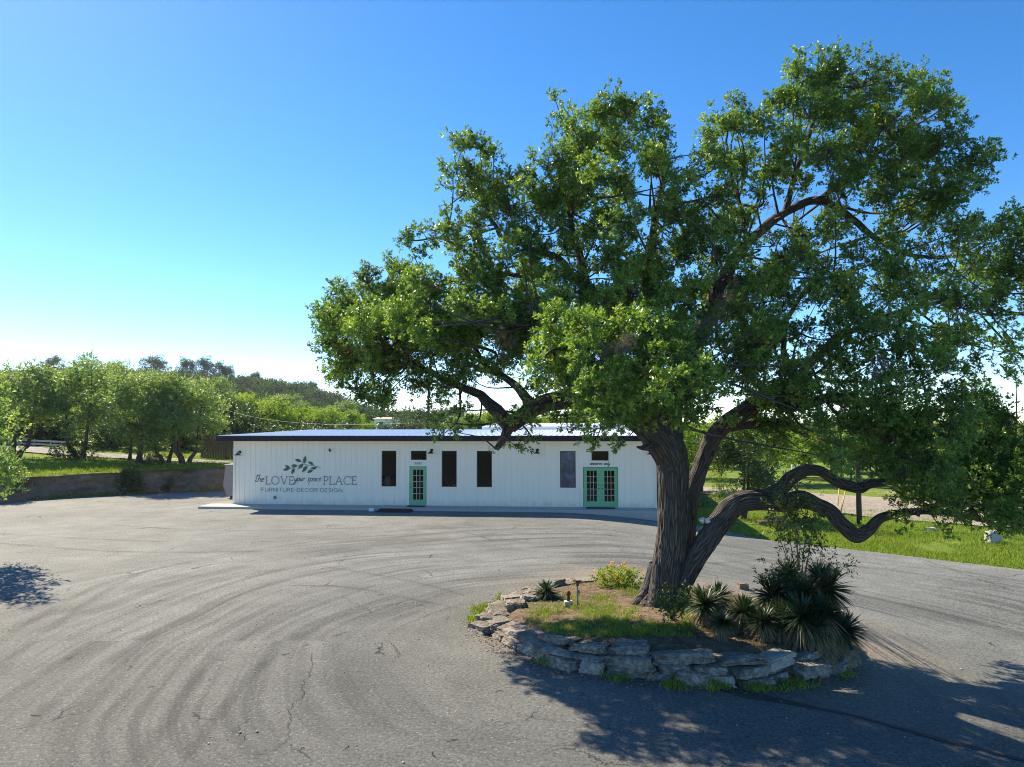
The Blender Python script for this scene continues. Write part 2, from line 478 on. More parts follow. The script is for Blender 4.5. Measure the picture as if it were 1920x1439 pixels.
PCX, PCY, PR = 3.45, 17.0, 3.75           # the tree island
def asphalt():
    g, fin = new_mat('asphalt')
    tc = g.n('TexCoord').outputs['Object']
    sx = g.n('SeparateXYZ', {0: tc})
    dx = g.math('SUBTRACT', sx.outputs[0], PCX - .5); dy = g.math('SUBTRACT', sx.outputs[1], PCY - 1.5)
    r2 = g.math('ADD', g.math('MULTIPLY', dx, dx), g.math('MULTIPLY', dy, dy))
    rr = g.math('SQRT', r2)
    wob = g.noise(tc, .07, 2)
    rw = g.math('ADD', rr, g.math('MULTIPLY', wob, 4.5))
    ang = g.math('ARCTAN2', dy, dx)
    cv = g.n('CombineXYZ', {0: g.math('MULTIPLY', rw, 1.5), 1: g.math('MULTIPLY', ang, .55), 2: 0.0})
    arcs = g.noise(cv, 1.0, 3, .65)
    cv2 = g.n('CombineXYZ', {0: g.math('MULTIPLY', rw, 5.0), 1: g.math('MULTIPLY', ang, .9), 2: 3.0})
    arcs2 = g.noise(cv2, 1.0, 2, .5)
    zone = g.math('MULTIPLY', g.ramp(g.math('MULTIPLY', rr, 1 / 30.), [(.12, 0), (.2, 1), (.5, 1), (.66, 0)]), g.ramp(g.noise(tc, .22, 3), [(.36, .1), (.6, 1)]))
    big = g.noise(tc, .16, 5, .6); mid = g.noise(tc, .9, 5, .65)
    fine = g.noise(tc, 16, 6, .85); sp = g.n('TexVoronoi', {'Vector': tc, 'Scale': 38.0}).outputs['Color']
    c = g.mix(g.ramp(big, [(.33, 0), (.67, 1)]), (.168, .176, .163), (.272, .285, .265))
    c = g.mix(g.ramp(mid, [(.35, .45), (.65, 0)]), c, (.10, .103, .096))
    am = g.math('MULTIPLY', g.ramp(arcs, [(.46, 0), (.6, .62)]), zone)
    c = g.mix(am, c, (.050, .052, .049))
    am2 = g.math('MULTIPLY', g.ramp(arcs2, [(.50, 0), (.64, .5)]), zone)
    c = g.mix(am2, c, (.048, .050, .047))
    am3 = g.math('MULTIPLY', g.ramp(arcs, [(.28, .4), (.40, 0)]), zone)
    c = g.mix(am3, c, (.205, .210, .192))
    # sediment round the island, washed to the right
    dx2 = g.math('SUBTRACT', sx.outputs[0], PCX); dy2 = g.math('SUBTRACT', sx.outputs[1], PCY)
    rp = g.math('SQRT', g.math('ADD', g.math('MULTIPLY', dx2, dx2), g.math('MULTIPLY', dy2, dy2)))
    rp2 = g.math('ADD', rp, g.math('MULTIPLY', g.math('SUBTRACT', g.noise(tc, .7, 5, .65), .5), 3.2))
    sed = g.ramp(g.math('MULTIPLY', rp2, .1), [(.40, .9), (.47, .6), (.66, 0)])
    side = g.ramp(g.math('ADD', g.math('MULTIPLY', dx2, .07), g.math('ADD', g.math('MULTIPLY', dy2, .05), .5)), [(.35, .15), (.75, 1)])
    c = g.mix(g.math('MULTIPLY', sed, side), c, (.36, .30, .22))
    near = g.ramp(g.math('ADD', g.math('MULTIPLY', sx.outputs[1], .03), g.math('MULTIPLY', g.noise(tc, .12, 4, .6), .5)), [(.52, .55), (.98, 0)])  # grazing brightness painted into the albedo: darker towards the camera, lighter far off
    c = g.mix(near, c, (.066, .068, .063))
    # aggregate
    c = g.mix(g.ramp(fine, [(.36, .85), (.53, 0)]), c, (.034, .035, .033))
    c = g.mix(g.ramp(fine, [(.56, 0), (.70, .5)]), c, (.30, .305, .285))
    spv = g.n('SeparateColor', {0: sp}).outputs[0]
    c = g.mix(g.ramp(spv, [(.93, 0), (1.0, .4)]), c, (.36, .355, .33))
    # cracks
    wv = g.mix(.9, tc, g.n('TexNoise', {'Vector': tc, 'Scale': 1.1, 'Detail': 7, 'Roughness': .7}).outputs[1], 'ADD')
    ed = g.n('TexVoronoi', {'Vector': wv, 'Scale': .42}, feature='DISTANCE_TO_EDGE').outputs[0]
    cm = g.math('MULTIPLY', g.ramp(ed, [(0, 1), (.011, .0)]), g.ramp(g.noise(tc, .55, 4), [(.55, 0), (.66, .9)]))
    c = g.mix(cm, c, (.028, .028, .028))
    h = g.math('ADD', g.math('MULTIPLY', fine, .7), g.math('MULTIPLY', spv, .3)).outputs[0]
    h = g.math('SUBTRACT', h, g.math('MULTIPLY', cm, 2.0)).outputs[0]
    bp = g.n('Bump', {'Height': h, 'Strength': .8, 'Distance': .015}).outputs[0]
    return fin(P_(g, c, .75, .12, 0, bp))
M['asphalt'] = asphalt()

def groundmat(name, a, b, d, dthr=(.5, .62)):
    g, fin = new_mat(name)
    tc = g.n('TexCoord').outputs['Object']
    c = g.mix(g.ramp(g.noise(tc, .35, 5, .6), [(.35, 0), (.65, 1)]), a, b)
    c = g.mix(g.ramp(g.noise(tc, 3.5, 6, .7), [(.38, .7), (.6, 0)]), c, tuple(x * .45 for x in a))
    c = g.mix(g.ramp(g.noise(tc, .22, 5, .65), [(dthr[0], 0), (dthr[1], .85)]), c, d)
    bp = g.n('Bump', {'Height': g.noise(tc, 14, 6, .75), 'Strength': .8, 'Distance': .06}).outputs[0]
    return fin(P_(g, c, .95, .1, 0, bp))
M['field'] = groundmat('field_ground', (.13, .20, .03), (.20, .27, .05), (.32, .27, .17), (.58, .68))
M['terrace'] = groundmat('terrace_ground', (.13, .23, .025), (.22, .31, .04), (.30, .26, .17), (.60, .72))
M['soil'] = groundmat('island_soil', (.14, .10, .065), (.25, .19, .125), (.09, .13, .025), (.5, .66))
M['gravel'] = groundmat('gravel_road', (.33, .285, .235), (.44, .385, .32), (.29, .25, .20), (.5, .7))
M['lane'] = groundmat('paved_lane', (.33, .31, .29), (.42, .40, .37), (.28, .27, .25), (.5, .7))
M['tar'] = simple('tar', (.062, .058, .052), .9, .15, 0, .5, 3, .6, 50)

# ------------------------------------------------------------------ ground, lot, terrace, roads
def axis_pts(lo, hi, near_lo, near_hi, step, far):
    a = list(np.arange(near_lo, near_hi + 1e-6, step))
    x = near_lo; s = step
    left = []
    while x > lo: s *= far; x -= s; left.append(max(x, lo))
    x = near_hi; s = step; right = []
    while x < hi: s *= far; x += s; right.append(min(x, hi))
    return left[::-1] + a + right

def grid_mesh(name, X, Y, zf, mat):
    V = [(x, y, zf(x, y)) for y in Y for x in X]
    nx = len(X)
    F = np.array([(j * nx + i, j * nx + i + 1, (j + 1) * nx + i + 1, (j + 1) * nx + i) for j in range(len(Y) - 1) for i in range(nx - 1)])
    return mesh_np(name, V, [F], mat, smooth=True)

GX = axis_pts(-900, 900, -30, 40, 1.0, 1.25); GY = axis_pts(-60, 1500, -10, 90, 2.0, 1.25)
tag(link('ground', grid_mesh('ground', GX, GY, lambda x, y: G(x, y) - 0.06, M['field'])), kind='structure')

# lot outline: rows of constant Y, left edge by the bank, right edge by the verge
VE = [ground_at(*p) for p in ((1305, 984), (1438, 1013), (1541, 1024), (1700, 1043), (1920, 1069))]
vy = [-20, 10] + [p.y for p in VE][::-1] + [41, 75]
vx = [30, 27] + [p.x for p in VE][::-1] + [8.6, 11]
bx = [ground_at(*p) for p in ((-20, 945), (60, 936), (150, 929), (240, 925), (330, 921), (425, 918))]
BASE = [Vector((-45, 34.5, 0)), Vector((-36, 38, 0))] + [Vector((p.x, p.y, 0)) for p in bx] + [Vector((-18.2, 54, 0)), Vector((-17.6, 62, 0))]
by_ = [-20, 30] + [p.y - .35 for p in BASE[1:]]
bx_ = [-40, -38] + [p.x + .25 for p in BASE[1:]]
rows = sorted(set(list(np.arange(-20, 62, 1.0)) + [p.y for p in VE] + [p.y for p in bx]))
NX = 60
V = []
for y in rows:
    xl, xr = lip(y, by_, bx_), lip(y, vy, vx)
    for i in range(NX + 1):
        x = xl + (xr - xl) * i / NX
        if i in (0, NX): x += .18 * mn.noise(Vector((y * .9, i, 3)))
        V.append((x, y, G(x, y)))
F = np.array([(j * (NX + 1) + i, j * (NX + 1) + i + 1, (j + 1) * (NX + 1) + i + 1, (j + 1) * (NX + 1) + i) for j in range(len(rows) - 1) for i in range(NX)])
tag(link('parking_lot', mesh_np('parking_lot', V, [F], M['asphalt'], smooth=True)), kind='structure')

# the raised grass behind the rock bank, running up into the hill
TX = axis_pts(-420, 200, -46, 12, 0.8, 1.3)
TX = sorted(set(TX + [-19.9, -18.9, -18.3, -17.8, -17.3, -16.9, -16.4]))
ds = [0, .25, .6, 1.2, 2, 3, 4.5, 6, 8, 10, 12, 15, 18, 22, 27, 34, 42, 52, 64, 78, 95, 115, 135, 155, 175, 195, 215, 235, 255, 275, 295, 315, 340, 370, 410, 470]
V = []
for x in TX:
    f = frontY(x)
    for d in ds:
        y = f + d
        z = terr(x, y + 1e-4) + (.05 * mn.noise(Vector((x * .6, y * .6, 1))) if d < 60 else .8 * mn.noise(Vector((x * .03, y * .03, 2))))
        if d == 0: z -= .05
        V.append((x, y, z))
nd = len(ds)
F = [(i * nd + j, (i + 1) * nd + j, (i + 1) * nd + j + 1, i * nd + j + 1) for i in range(len(TX) - 1) for j in range(nd - 1)]
tag(link('terrain', mesh_np('terrain', V, [np.array(F)], M['terrace'], smooth=True)), kind='structure')

def strip(name, up, lo, mat, dz=.05, sub=6):
    V = []
    n = 0
    U = resample([ground_at(*p) for p in up], [1] * len(up), 1.5)[0]
    Lw = resample([ground_at(*p) for p in lo], [1] * len(lo), 1.5)[0]
    m = 40
    iu = np.linspace(0, len(U) - 1, m); il = np.linspace(0, len(Lw) - 1, m)
    for k in range(m):
        a = np.array([np.interp(iu[k], range(len(U)), U[:, c]) for c in range(3)])
        b = np.array([np.interp(il[k], range(len(Lw)), Lw[:, c]) for c in range(3)])
        for t in range(sub + 1):
            p = b + (a - b) * t / sub
            V.append((p[0], p[1], terr(p[0], p[1]) + dz + .012 * math.sin(k * 2.1 + t)))
    F = [(k * (sub + 1) + t, (k + 1) * (sub + 1) + t, (k + 1) * (sub + 1) + t + 1, k * (sub + 1) + t + 1) for k in range(m - 1) for t in range(sub)]
    return tag(link(name, mesh_np(name, V, [np.array(F)], mat, smooth=True)), kind='structure')

strip('road', [(-60, 828), (25, 837), (112, 846), (190, 852), (275, 857), (350, 863), (436, 867)],
      [(-60, 838), (50, 850), (115, 855), (190, 860), (275, 865), (350, 869), (440, 873)], M['lane'], .10)
strip('gravel_road', [(1290, 912), (1420, 918), (1560, 928), (1650, 933), (1720, 936), (1940, 944)],
      [(1290, 922), (1420, 940), (1560, 962), (1650, 972), (1720, 978), (1960, 996)], M['gravel'], .03)

def mark_mat(name, col, lo, hi, top, edge=True, sc=5.0):
    g, fin = new_mat(name)
    tc = g.n('TexCoord').outputs['Object']
    e = g.n('Attribute', attribute_name='edge').outputs['Fac']
    soft = g.ramp(e, [(.0, 1), (.55, .75), (1, 0)])
    nz = g.math('ADD', g.math('MULTIPLY', g.noise(tc, sc * 6, 4, .75), .55), g.math('MULTIPLY', g.noise(tc, .55, 4, .6), .6))
    a = g.math('MULTIPLY', soft, g.ramp(nz, [(lo, 0), (hi, top)]))
    b = P_(g, col, .8, .2)
    return fin(g.n('MixShader', {0: a, 1: g.n('BsdfTransparent'), 2: b}))
M['tyre'] = mark_mat('tyre_mark', (.050, .051, .049), .44, .9, .5)
M['crack'] = mark_mat('crack', (.030, .030, .029), .44, .62, .85)
SLAYER = [0]
def ground_strips(name, lines, mat, jit=0.0, step=.25):
    VV, FF, EE = [], [], []
    for pts_, w in lines:
        pts_ = [ground_at(*p) for p in pts_]
        Pq, _ = resample(pts_, [1] * len(pts_), step)
        SLAYER[0] += 1
        dz = .004 + .0012 * SLAYER[0]
        n0 = len(VV); m = len(Pq)
        for i, p in enumerate(Pq):
            t = Pq[min(i + 1, m - 1)] - Pq[max(i - 1, 0)]; n = np.array([-t[1], t[0], 0]); n /= np.linalg.norm(n) + 1e-9
            if jit: p = p + n * jit * (mn.noise(Vector((p[0] * 2.3, p[1] * 2.3, 1))) + .6 * mn.noise(Vector((p[0] * 8, p[1] * 8, 4))))
            ww = w * (1 + .4 * mn.noise(Vector((p[0] * 1.3, p[1] * 1.3, 9)))) * min(1, .25 + i / 6, .25 + (m - 1 - i) / 6)
            for k in (-1, 0, 1):
                q = p + n * k * ww / 2
                VV.append((q[0], q[1], G(q[0], q[1]) + dz)); EE.append(abs(k))
        for i in range(m - 1):
            for k in (0, 1):
                a = n0 + 3 * i + k; FF.append((a, a + 3, a + 4, a + 1))
    return tag(link(name, mesh_np(name, VV, [np.array(FF)], mat, {'edge': ('FLOAT', EE)})), kind='structure')
ground_strips('tyre_marks', [
    (((-40, 1300), (0, 1262), (90, 1182), (260, 1078), (415, 1046), (600, 1020), (800, 1010)), .34),
    (((-40, 1235), (60, 1165), (190, 1098), (330, 1058), (480, 1032), (640, 1010), (820, 1000)), .36),
    (((30, 1390), (135, 1290), (280, 1195), (350, 1162), (450, 1115), (560, 1082), (700, 1060)), .36),
    (((-20, 1330), (120, 1240), (260, 1160), (380, 1112), (520, 1070), (660, 1048), (760, 1040)), .34),
    (((200, 1470), (300, 1375), (380, 1262), (450, 1202), (550, 1155), (640, 1120), (700, 1100)), .34),
    (((330, 1450), (420, 1330), (500, 1240), (590, 1180), (680, 1145), (760, 1130)), .30),
    (((540, 1098), (650, 1102), (750, 1120), (870, 1145)), .26),
    (((600, 1062), (700, 1078), (800, 1098), (880, 1120)), .22),
    (((-20, 1018), (200, 1034), (400, 1036), (560, 1030), (760, 1012)), .34),
    (((-20, 1000), (180, 1012), (380, 1016), (600, 1006)), .30),
    (((200, 985), (420, 996), (700, 990), (960, 985)), .30),
    (((1300, 1060), (1460, 1052), (1640, 1066), (1900, 1110)), .3),
    (((1360, 1040), (1500, 1036), (1700, 1056), (1930, 1095)), .3)], M['tyre'])
ground_strips('cracks', [
    (((585, 1225), (583, 1262), (566, 1300), (546, 1340), (538, 1390), (500, 1412), (450, 1418)), .028), (((538, 1390), (560, 1410), (590, 1432)), .022),
    (((728, 1200), (738, 1225), (742, 1250)), .024), (((545, 1196), (580, 1186), (622, 1178)), .026), (((205, 1266), (235, 1245), (264, 1228)), .028),
    (((-20, 1376), (30, 1366), (70, 1362), (110, 1340), (160, 1316)), .028), (((640, 1120), (672, 1134), (700, 1150)), .024), (((900, 1370), (925, 1352), (946, 1346)), .022),
    (((330, 1200), (360, 1180), (420, 1165)), .022), (((470, 1340), (452, 1370), (446, 1400)), .022), (((1700, 1040), (1800, 1075), (1930, 1120)), .04), (((1000, 1420), (1090, 1400), (1150, 1410)), .02)], M['crack'], .13, .06)

# seam of dark patched asphalt in front of the island
sp_ = [ground_at(*p) for p in ((1262, 1262), (1330, 1287), (1420, 1306), (1500, 1322), (1600, 1344), (1700, 1372), (1800, 1398), (1960, 1436))]
Pp, Wp = resample(sp_, [.10, .15, .15, .10, .05, .07, .08, .05], .12)
V = []
for i, p in enumerate(Pp):
    t = Pp[min(i + 1, len(Pp) - 1)] - Pp[max(i - 1, 0)]
    n = np.array([-t[1], t[0], 0]); n /= np.linalg.norm(n)
    for s in (-1, 1):
        q = p + n * s * Wp[i] * (1 + .6 * mn.noise(Vector((i * .23, s * 4, 0))))
        V.append((q[0], q[1], G(q[0], q[1]) + .006))
F = [(2 * i, 2 * i + 2, 2 * i + 3, 2 * i + 1) for i in range(len(Pp) - 1)]
tag(link('asphalt_seam', mesh_np('asphalt_seam', V, [np.array(F)], M['tar'])), kind='structure')

# ------------------------------------------------------------------ rock bank
bp_, _ = resample(BASE, [1] * len(BASE), .25)
NR = 16
V = []
for i, p in enumerate(bp_):
    t = bp_[min(i + 1, len(bp_) - 1)] - bp_[max(i - 1, 0)]
    n = np.array([t[1], -t[0], 0]); n /= np.linalg.norm(n)
    fy = frontY(p[0])
    topz = terrH(p[0]) + .03
    for k in range(NR):
        s = k / (NR - 1)
        d = .42 * (mn.noise(Vector((p[0] * .5, p[1] * .5, s * 1.2))) + .6 * mn.noise(Vector((p[0] * 1.7, p[1] * 1.7, s * 5))) + .45 * mn.noise(Vector((p[0] * 4, p[1] * 4, s * 9))))
        d += .10 * (1 if int(s * 5) % 2 else -1) * s * mn.noise(Vector((p[0] * .8, 0, int(s * 5))))
        lean = .25 * (1 - s)
        back = 0.0 if k < NR - 1 else -.8
        q = p + n * (d + lean - .25 + back)
        V.append((q[0], q[1], -.05 + (topz + .05) * s + (.12 * mn.noise(Vector((p[0] * 2, p[1] * 2, 9))) if s > .8 else 0)))
F = [(i * NR + k, (i + 1) * NR + k, (i + 1) * NR + k + 1, i * NR + k + 1) for i in range(len(bp_) - 1) for k in range(NR - 1)]
tag(link('rock_bank', mesh_np('rock_bank', V, [np.array(F)], M['bank_rock'])), 'long low cut limestone wall holding up the grass at left of the lot', 'rock wall')

# ------------------------------------------------------------------ shop building
BX, BY, BYAW, BW, BZ = -15.56, 39.847, 0.1022, 23.24, 0.12
UX, UY = math.cos(BYAW), -math.sin(BYAW)
VX, VY = math.sin(BYAW), math.cos(BYAW)
def wall_uz(px, py, v=0.0):
    d = ray(px, py); o = Vector((0, 0, CAMH))
    # plane through wall at offset v, normal (VX,VY)
    t = ((BX + VX * v) * VX + (BY + VY * v) * VY - 0) / (d.x * VX + d.y * VY)
    p = o + d * t
    return ((p.x - BX) * UX + (p.y - BY) * UY, p.z)
def wrect(x0, y0, x1, y1):
    a = wall_uz(x0, y0); b = wall_uz(x1, y1)
    return [a[0], b[0], b[1], a[1]]       # u0 u1 z0 z1
shop = empty('shop_building', (BX, BY, 0), -BYAW, 'long low white metal shop with navy fascia and mint doors', 'building')
WINS = [wrect(715.8, 846.4, 743, 912.6), wrect(828.3, 845.8, 856.3, 913.8), wrect(893.9, 845.8, 922.4, 913.8), wrect(1049.9, 845, 1079.6, 914.8)]
zt = sum(w[3] for w in WINS) / 4; zb = sum(w[2] for w in WINS) / 4
for w in WINS: w[2], w[3] = zb, zt
TRANS = [wrect(770.5, 846.6, 799.9, 864.3), wrect(1109, 844.8, 1141.2, 864.2)]
for w in TRANS: w[3] = zt; w[2] = zt - .50
D1 = wrect(767.8, 874.6, 799.9, 947.9); D2 = wrect(1093.2, 876.2, 1159.4, 951.7)
for w in (D1, D2): w[2] = BZ + .03; w[3] = BZ + 2.12
OPEN = WINS + TRANS + [D1, D2]
WT, WH = .18, 3.62
us = sorted(set([0, BW] + [x for o in OPEN for x in o[:2]])); zs = sorted(set([BZ, WH] + [x for o in OPEN for x in o[2:]]))
mb = MB()
inside = lambda u, z: any(o[0] - 1e-6 < u < o[1] + 1e-6 and o[2] - 1e-6 < z < o[3] + 1e-6 for o in OPEN)
for i in range(len(us) - 1):
    for j in range(len(zs) - 1):
        if inside((us[i] + us[i + 1]) / 2, (zs[j] + zs[j + 1]) / 2): continue
        a, b, c, d = us[i], us[i + 1], zs[j], zs[j + 1]
        mb.quad((a, 0, c), (b, 0, c), (b, 0, d), (a, 0, d))
        mb.quad((a, WT, c), (a, WT, d), (b, WT, d), (b, WT, c))
for o in OPEN:
    a, b, c, d = o
    mb.quad((a, 0, c), (a, WT, c), (a, WT, d), (a, 0, d)); mb.quad((b, 0, c), (b, 0, d), (b, WT, d), (b, WT, c))
    mb.quad((a, 0, d), (b, 0, d), (b, WT, d), (a, WT, d)); mb.quad((a, 0, c), (a, WT, c), (b, WT, c), (b, 0, c))
# siding ribs
u = .02
while u < BW:
    segs = [(BZ + .01, WH)]
    for o in OPEN:
        if o[0] - .14 < u < o[1] + .14:
            ns = []
            for s in segs:
                if o[3] + .14 < s[0] or o[2] - .14 > s[1]: ns.append(s); continue
                if s[0] < o[2] - .14: ns.append((s[0], o[2] - .14))
                if s[1] > o[3] + .14: ns.append((o[3] + .14, s[1]))
            segs = ns
    for s in segs:
        if s[1] - s[0] < .05: continue
        mb.add([(u - .024, 0, s[0]), (u - .014, -.019, s[0]), (u + .014, -.019, s[0]), (u + .024, 0, s[0]),
                (u - .024, 0, s[1]), (u - .014, -.019, s[1]), (u + .014, -.019, s[1]), (u + .024, 0, s[1])],
               [(0, 1, 5, 4), (1, 2, 6, 5), (2, 3, 7, 6), (0, 3, 2, 1), (4, 5, 6, 7)])
    u += .305
BD = 25.0
mb.quad((0, 0, BZ), (0, 0, WH), (0, BD, WH), (0, BD, BZ)); mb.quad((BW, 0, BZ), (BW, BD, BZ), (BW, BD, WH), (BW, 0, WH))
mb.quad((0, BD, BZ), (0, BD, WH), (BW, BD, WH), (BW, BD, BZ))
mb.build('wall', M['white_siding'], shop)
# corner trims, base trim
mb = MB()
mb.add([(x, y, z) for z in (BZ, WH - .01) for x, y in ((-.03, -.03), (.10, -.03), (.10, -.021), (-.004, -.021), (-.004, .1), (-.03, .1))],
       [(0, 1, 7, 6), (1, 2, 8, 7), (2, 3, 9, 8), (3, 4, 10, 9), (4, 5, 11, 10), (5, 0, 6, 11), (6, 7, 8, 9, 10, 11)])
mb.build('corner_trim', M['white_trim'], shop)
mb2 = MB(); mb2.add([(BW - x, y, z) for x, y, z in mb.v], [f[::-1] for f in mb.f]); mb2.build('corner_trim', M['white_trim'], shop)
# room lining and partition
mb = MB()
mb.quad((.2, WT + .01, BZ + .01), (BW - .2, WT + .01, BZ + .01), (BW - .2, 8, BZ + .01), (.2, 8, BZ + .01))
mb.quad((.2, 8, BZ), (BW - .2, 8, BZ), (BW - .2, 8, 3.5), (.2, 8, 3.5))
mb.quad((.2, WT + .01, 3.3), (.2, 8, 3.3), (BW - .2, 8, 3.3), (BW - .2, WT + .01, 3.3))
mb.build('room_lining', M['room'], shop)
# foundation and walkway
mb = MB(); mb.box(-.05, BW + .05, .02, BD, -1.1, BZ - .004); mb.build('foundation', M['concrete'], shop)
mb = MB(); mb.box(-1.3, BW + .35, -1.35, .015, -1.1, BZ)
mb.build('walkway', M['concrete'], shop, bevel=.02)
# roof
OV = .667
Z0, Z1 = 3.905, 4.06
mb = MB()
e0, e1 = -OV, BW + OV
mb.quad((e0, -OV, Z0), (e1, -OV, Z0), (e1, BD / 2, Z1), (e0, BD / 2, Z1))
mb.quad((e0, BD / 2, Z1), (e1, BD / 2, Z1), (e1, BD + OV, Z0), (e0, BD + OV, Z0))
u = e0 + .1
while u < e1 - .05:
    for (v0, za, v1, zb_) in ((-OV, Z0, BD / 2, Z1), (BD / 2, Z1, BD + OV, Z0)):
        mb.add([(u - .05, v0, za), (u - .02, v0, za + .03), (u + .02, v0, za + .03), (u + .05, v0, za),
                (u - .05, v1, zb_), (u - .02, v1, zb_ + .03), (u + .02, v1, zb_ + .03), (u + .05, v1, zb_)],
               [(0, 1, 5, 4), (1, 2, 6, 5), (2, 3, 7, 6), (0, 3, 2, 1), (4, 5, 6, 7)])
    u += .305
mb.quad((e0, -OV, WH + .02), (e0, BD + OV, WH + .02), (e1, BD + OV, WH + .02), (e1, -OV, WH + .02))
roof = mb.build('roof', M['galv'], shop)
mb = MB()
a0, a1 = BW * .515, BW + OV
mb.add([(a0, 14, 4.0), (a1, 14, 4.0), (a1, 14, 4.28), (a0, 14, 4.28), (a0, 22, 4.0), (a1, 22, 4.0), (a1, 22, 4.5), (a0, 22, 4.5)],
       [(0, 1, 2, 3), (3, 2, 6, 7), (0, 3, 7, 4), (1, 5, 6, 2), (4, 7, 6, 5)])
mb.build('upper_roof', M['galv'], roof)
mb = MB()
mb.box(e0 - .02, e1 + .02, -OV - .03, -OV - .004, WH, Z0 + .01)
mb.box(e0 - .02, e0 - .004, -OV, BD, WH, Z0 + .02); mb.box(e1 + .004, e1 + .02, -OV, BD, WH, Z0 + .02)
mb.box(e0 - .02, e1 + .02, -OV - .12, -OV - .034, Z0 - .13, Z0 - .01)
mb.build('fascia', M['navy'], shop)
mb = MB(); mb.box(BW + .04, BW + .13, -.07, .03, BZ + .1, WH - .02); mb.build('downspout', M['navy'], shop)

def frame_boards(mb, o, w=.11, bottom=True, proud=.022):
    a, b, c, d = o
    mb.box(a - w, a - .002, -proud, -.002, c - (w if bottom else 0), d + w); mb.box(b + .002, b + w, -proud, -.002, c - (w if bottom else 0), d + w)
    mb.box(a, b, -proud, -.002, d + .002, d + w)
    if bottom: mb.box(a, b, -proud - .012, -.002, c - w, c - .002)
    return mb
for k, o in enumerate(WINS + TRANS):
    f = frame_boards(MB(), o).build('window', M['white_trim'], shop)
    mb = MB(); a, b, c, d = o; t = .035
    mb.box(a + .002, a + t, .03, .07, c + .002, d - .002); mb.box(b - t, b - .002, .03, .07, c + .002, d - .002)
    mb.box(a + t, b - t, .03, .07, c + .002, c + t); mb.box(a + t, b - t, .03, .07, d - t, d - .002)
    mb.build('sash', M['black'], f)
    mb = MB(); mb.box(a + t, b - t, .046, .052, c + t, d - t)
    mb.build('pane', M['film'] if k == 3 else M['glass'], f)

def glazed_door(o, hinge_gap=.012, handle_side=1):
    a, b, c, d = o
    a += hinge_gap; b -= hinge_gap; d -= hinge_gap; c += .012
    W_, H_ = b - a, d - c
    ga, gb, gc, gd = a + W_ * .2, b - W_ * .2, c + H_ * .13, d - H_ * .085
    mb = MB(); y0, y1 = .03, .075
    mb.box(a, ga, y0, y1, c, d); mb.box(gb, b, y0, y1, c, d); mb.box(ga, gb, y0, y1, c, gc); mb.box(ga, gb, y0, y1, gd, d)
    dr = mb.build('door', M['mint'], shop)
    mb = MB(); w = .011
    for i in (1, 2):
        x = ga + (gb - ga) * i / 3
        mb.box(x - w, x + w, y0 + .006, y1 - .006, gc + .001, gd - .001)
    for j in range(1, 5):
        z = gc + (gd - gc) * j / 5
        for i in range(3):
            mb.box(ga + (gb - ga) * i / 3 + (w if i else .001), ga + (gb - ga) * (i + 1) / 3 - (w if i < 2 else .001), y0 + .008, y1 - .008, z - w, z + w)
    mb.build('glazing_bars', M['muntin'], dr)
    mb = MB(); mb.box(ga + .001, gb - .001, .05, .054, gc + .001, gd - .001); mb.build('pane', M['glass'], dr)
    hx = b - .07 if handle_side > 0 else a + .07
    mb = MB(); mb.lathe([(.0, -.05), (.03, -.045), (.03, -.02), (.012, -.015), (.012, .0)], (hx, y0, c + .95), 10, 'Y')
    mb.build('handle', M['black'], dr)
    MB().lathe([(.0, -.03), (.025, -.028), (.025, .0)], (hx, y0, c + 1.12), 10, 'Y').build('deadbolt', M['black'], dr)
    return dr
f = frame_boards(MB(), D1, .10, False).build('door_frame', M['white_trim'], shop)
glazed_door(D1, .012, -1)
f = frame_boards(MB(), D2, .10, False).build('door_frame', M['white_trim'], shop)
m_ = (D2[0] + D2[1]) / 2
glazed_door([D2[0], m_ - .003, D2[2], D2[3]], .02, 1); glazed_door([m_ + .003, D2[1], D2[2], D2[3]], .02, -1)
mb = MB(); mb.box(m_ - .03, m_ + .03, .012, .029, D2[2] + .01, D2[3] - .02); mb.build('astragal', M['mint'], shop)
# panel behind house number and script
mb = MB(); mb.box(D1[0] + .0, D1[1] - .0, -.010, -.002, D1[3] + .103, TRANS[0][2] - .113); mb.build('number_board', M['white_paint'], shop)

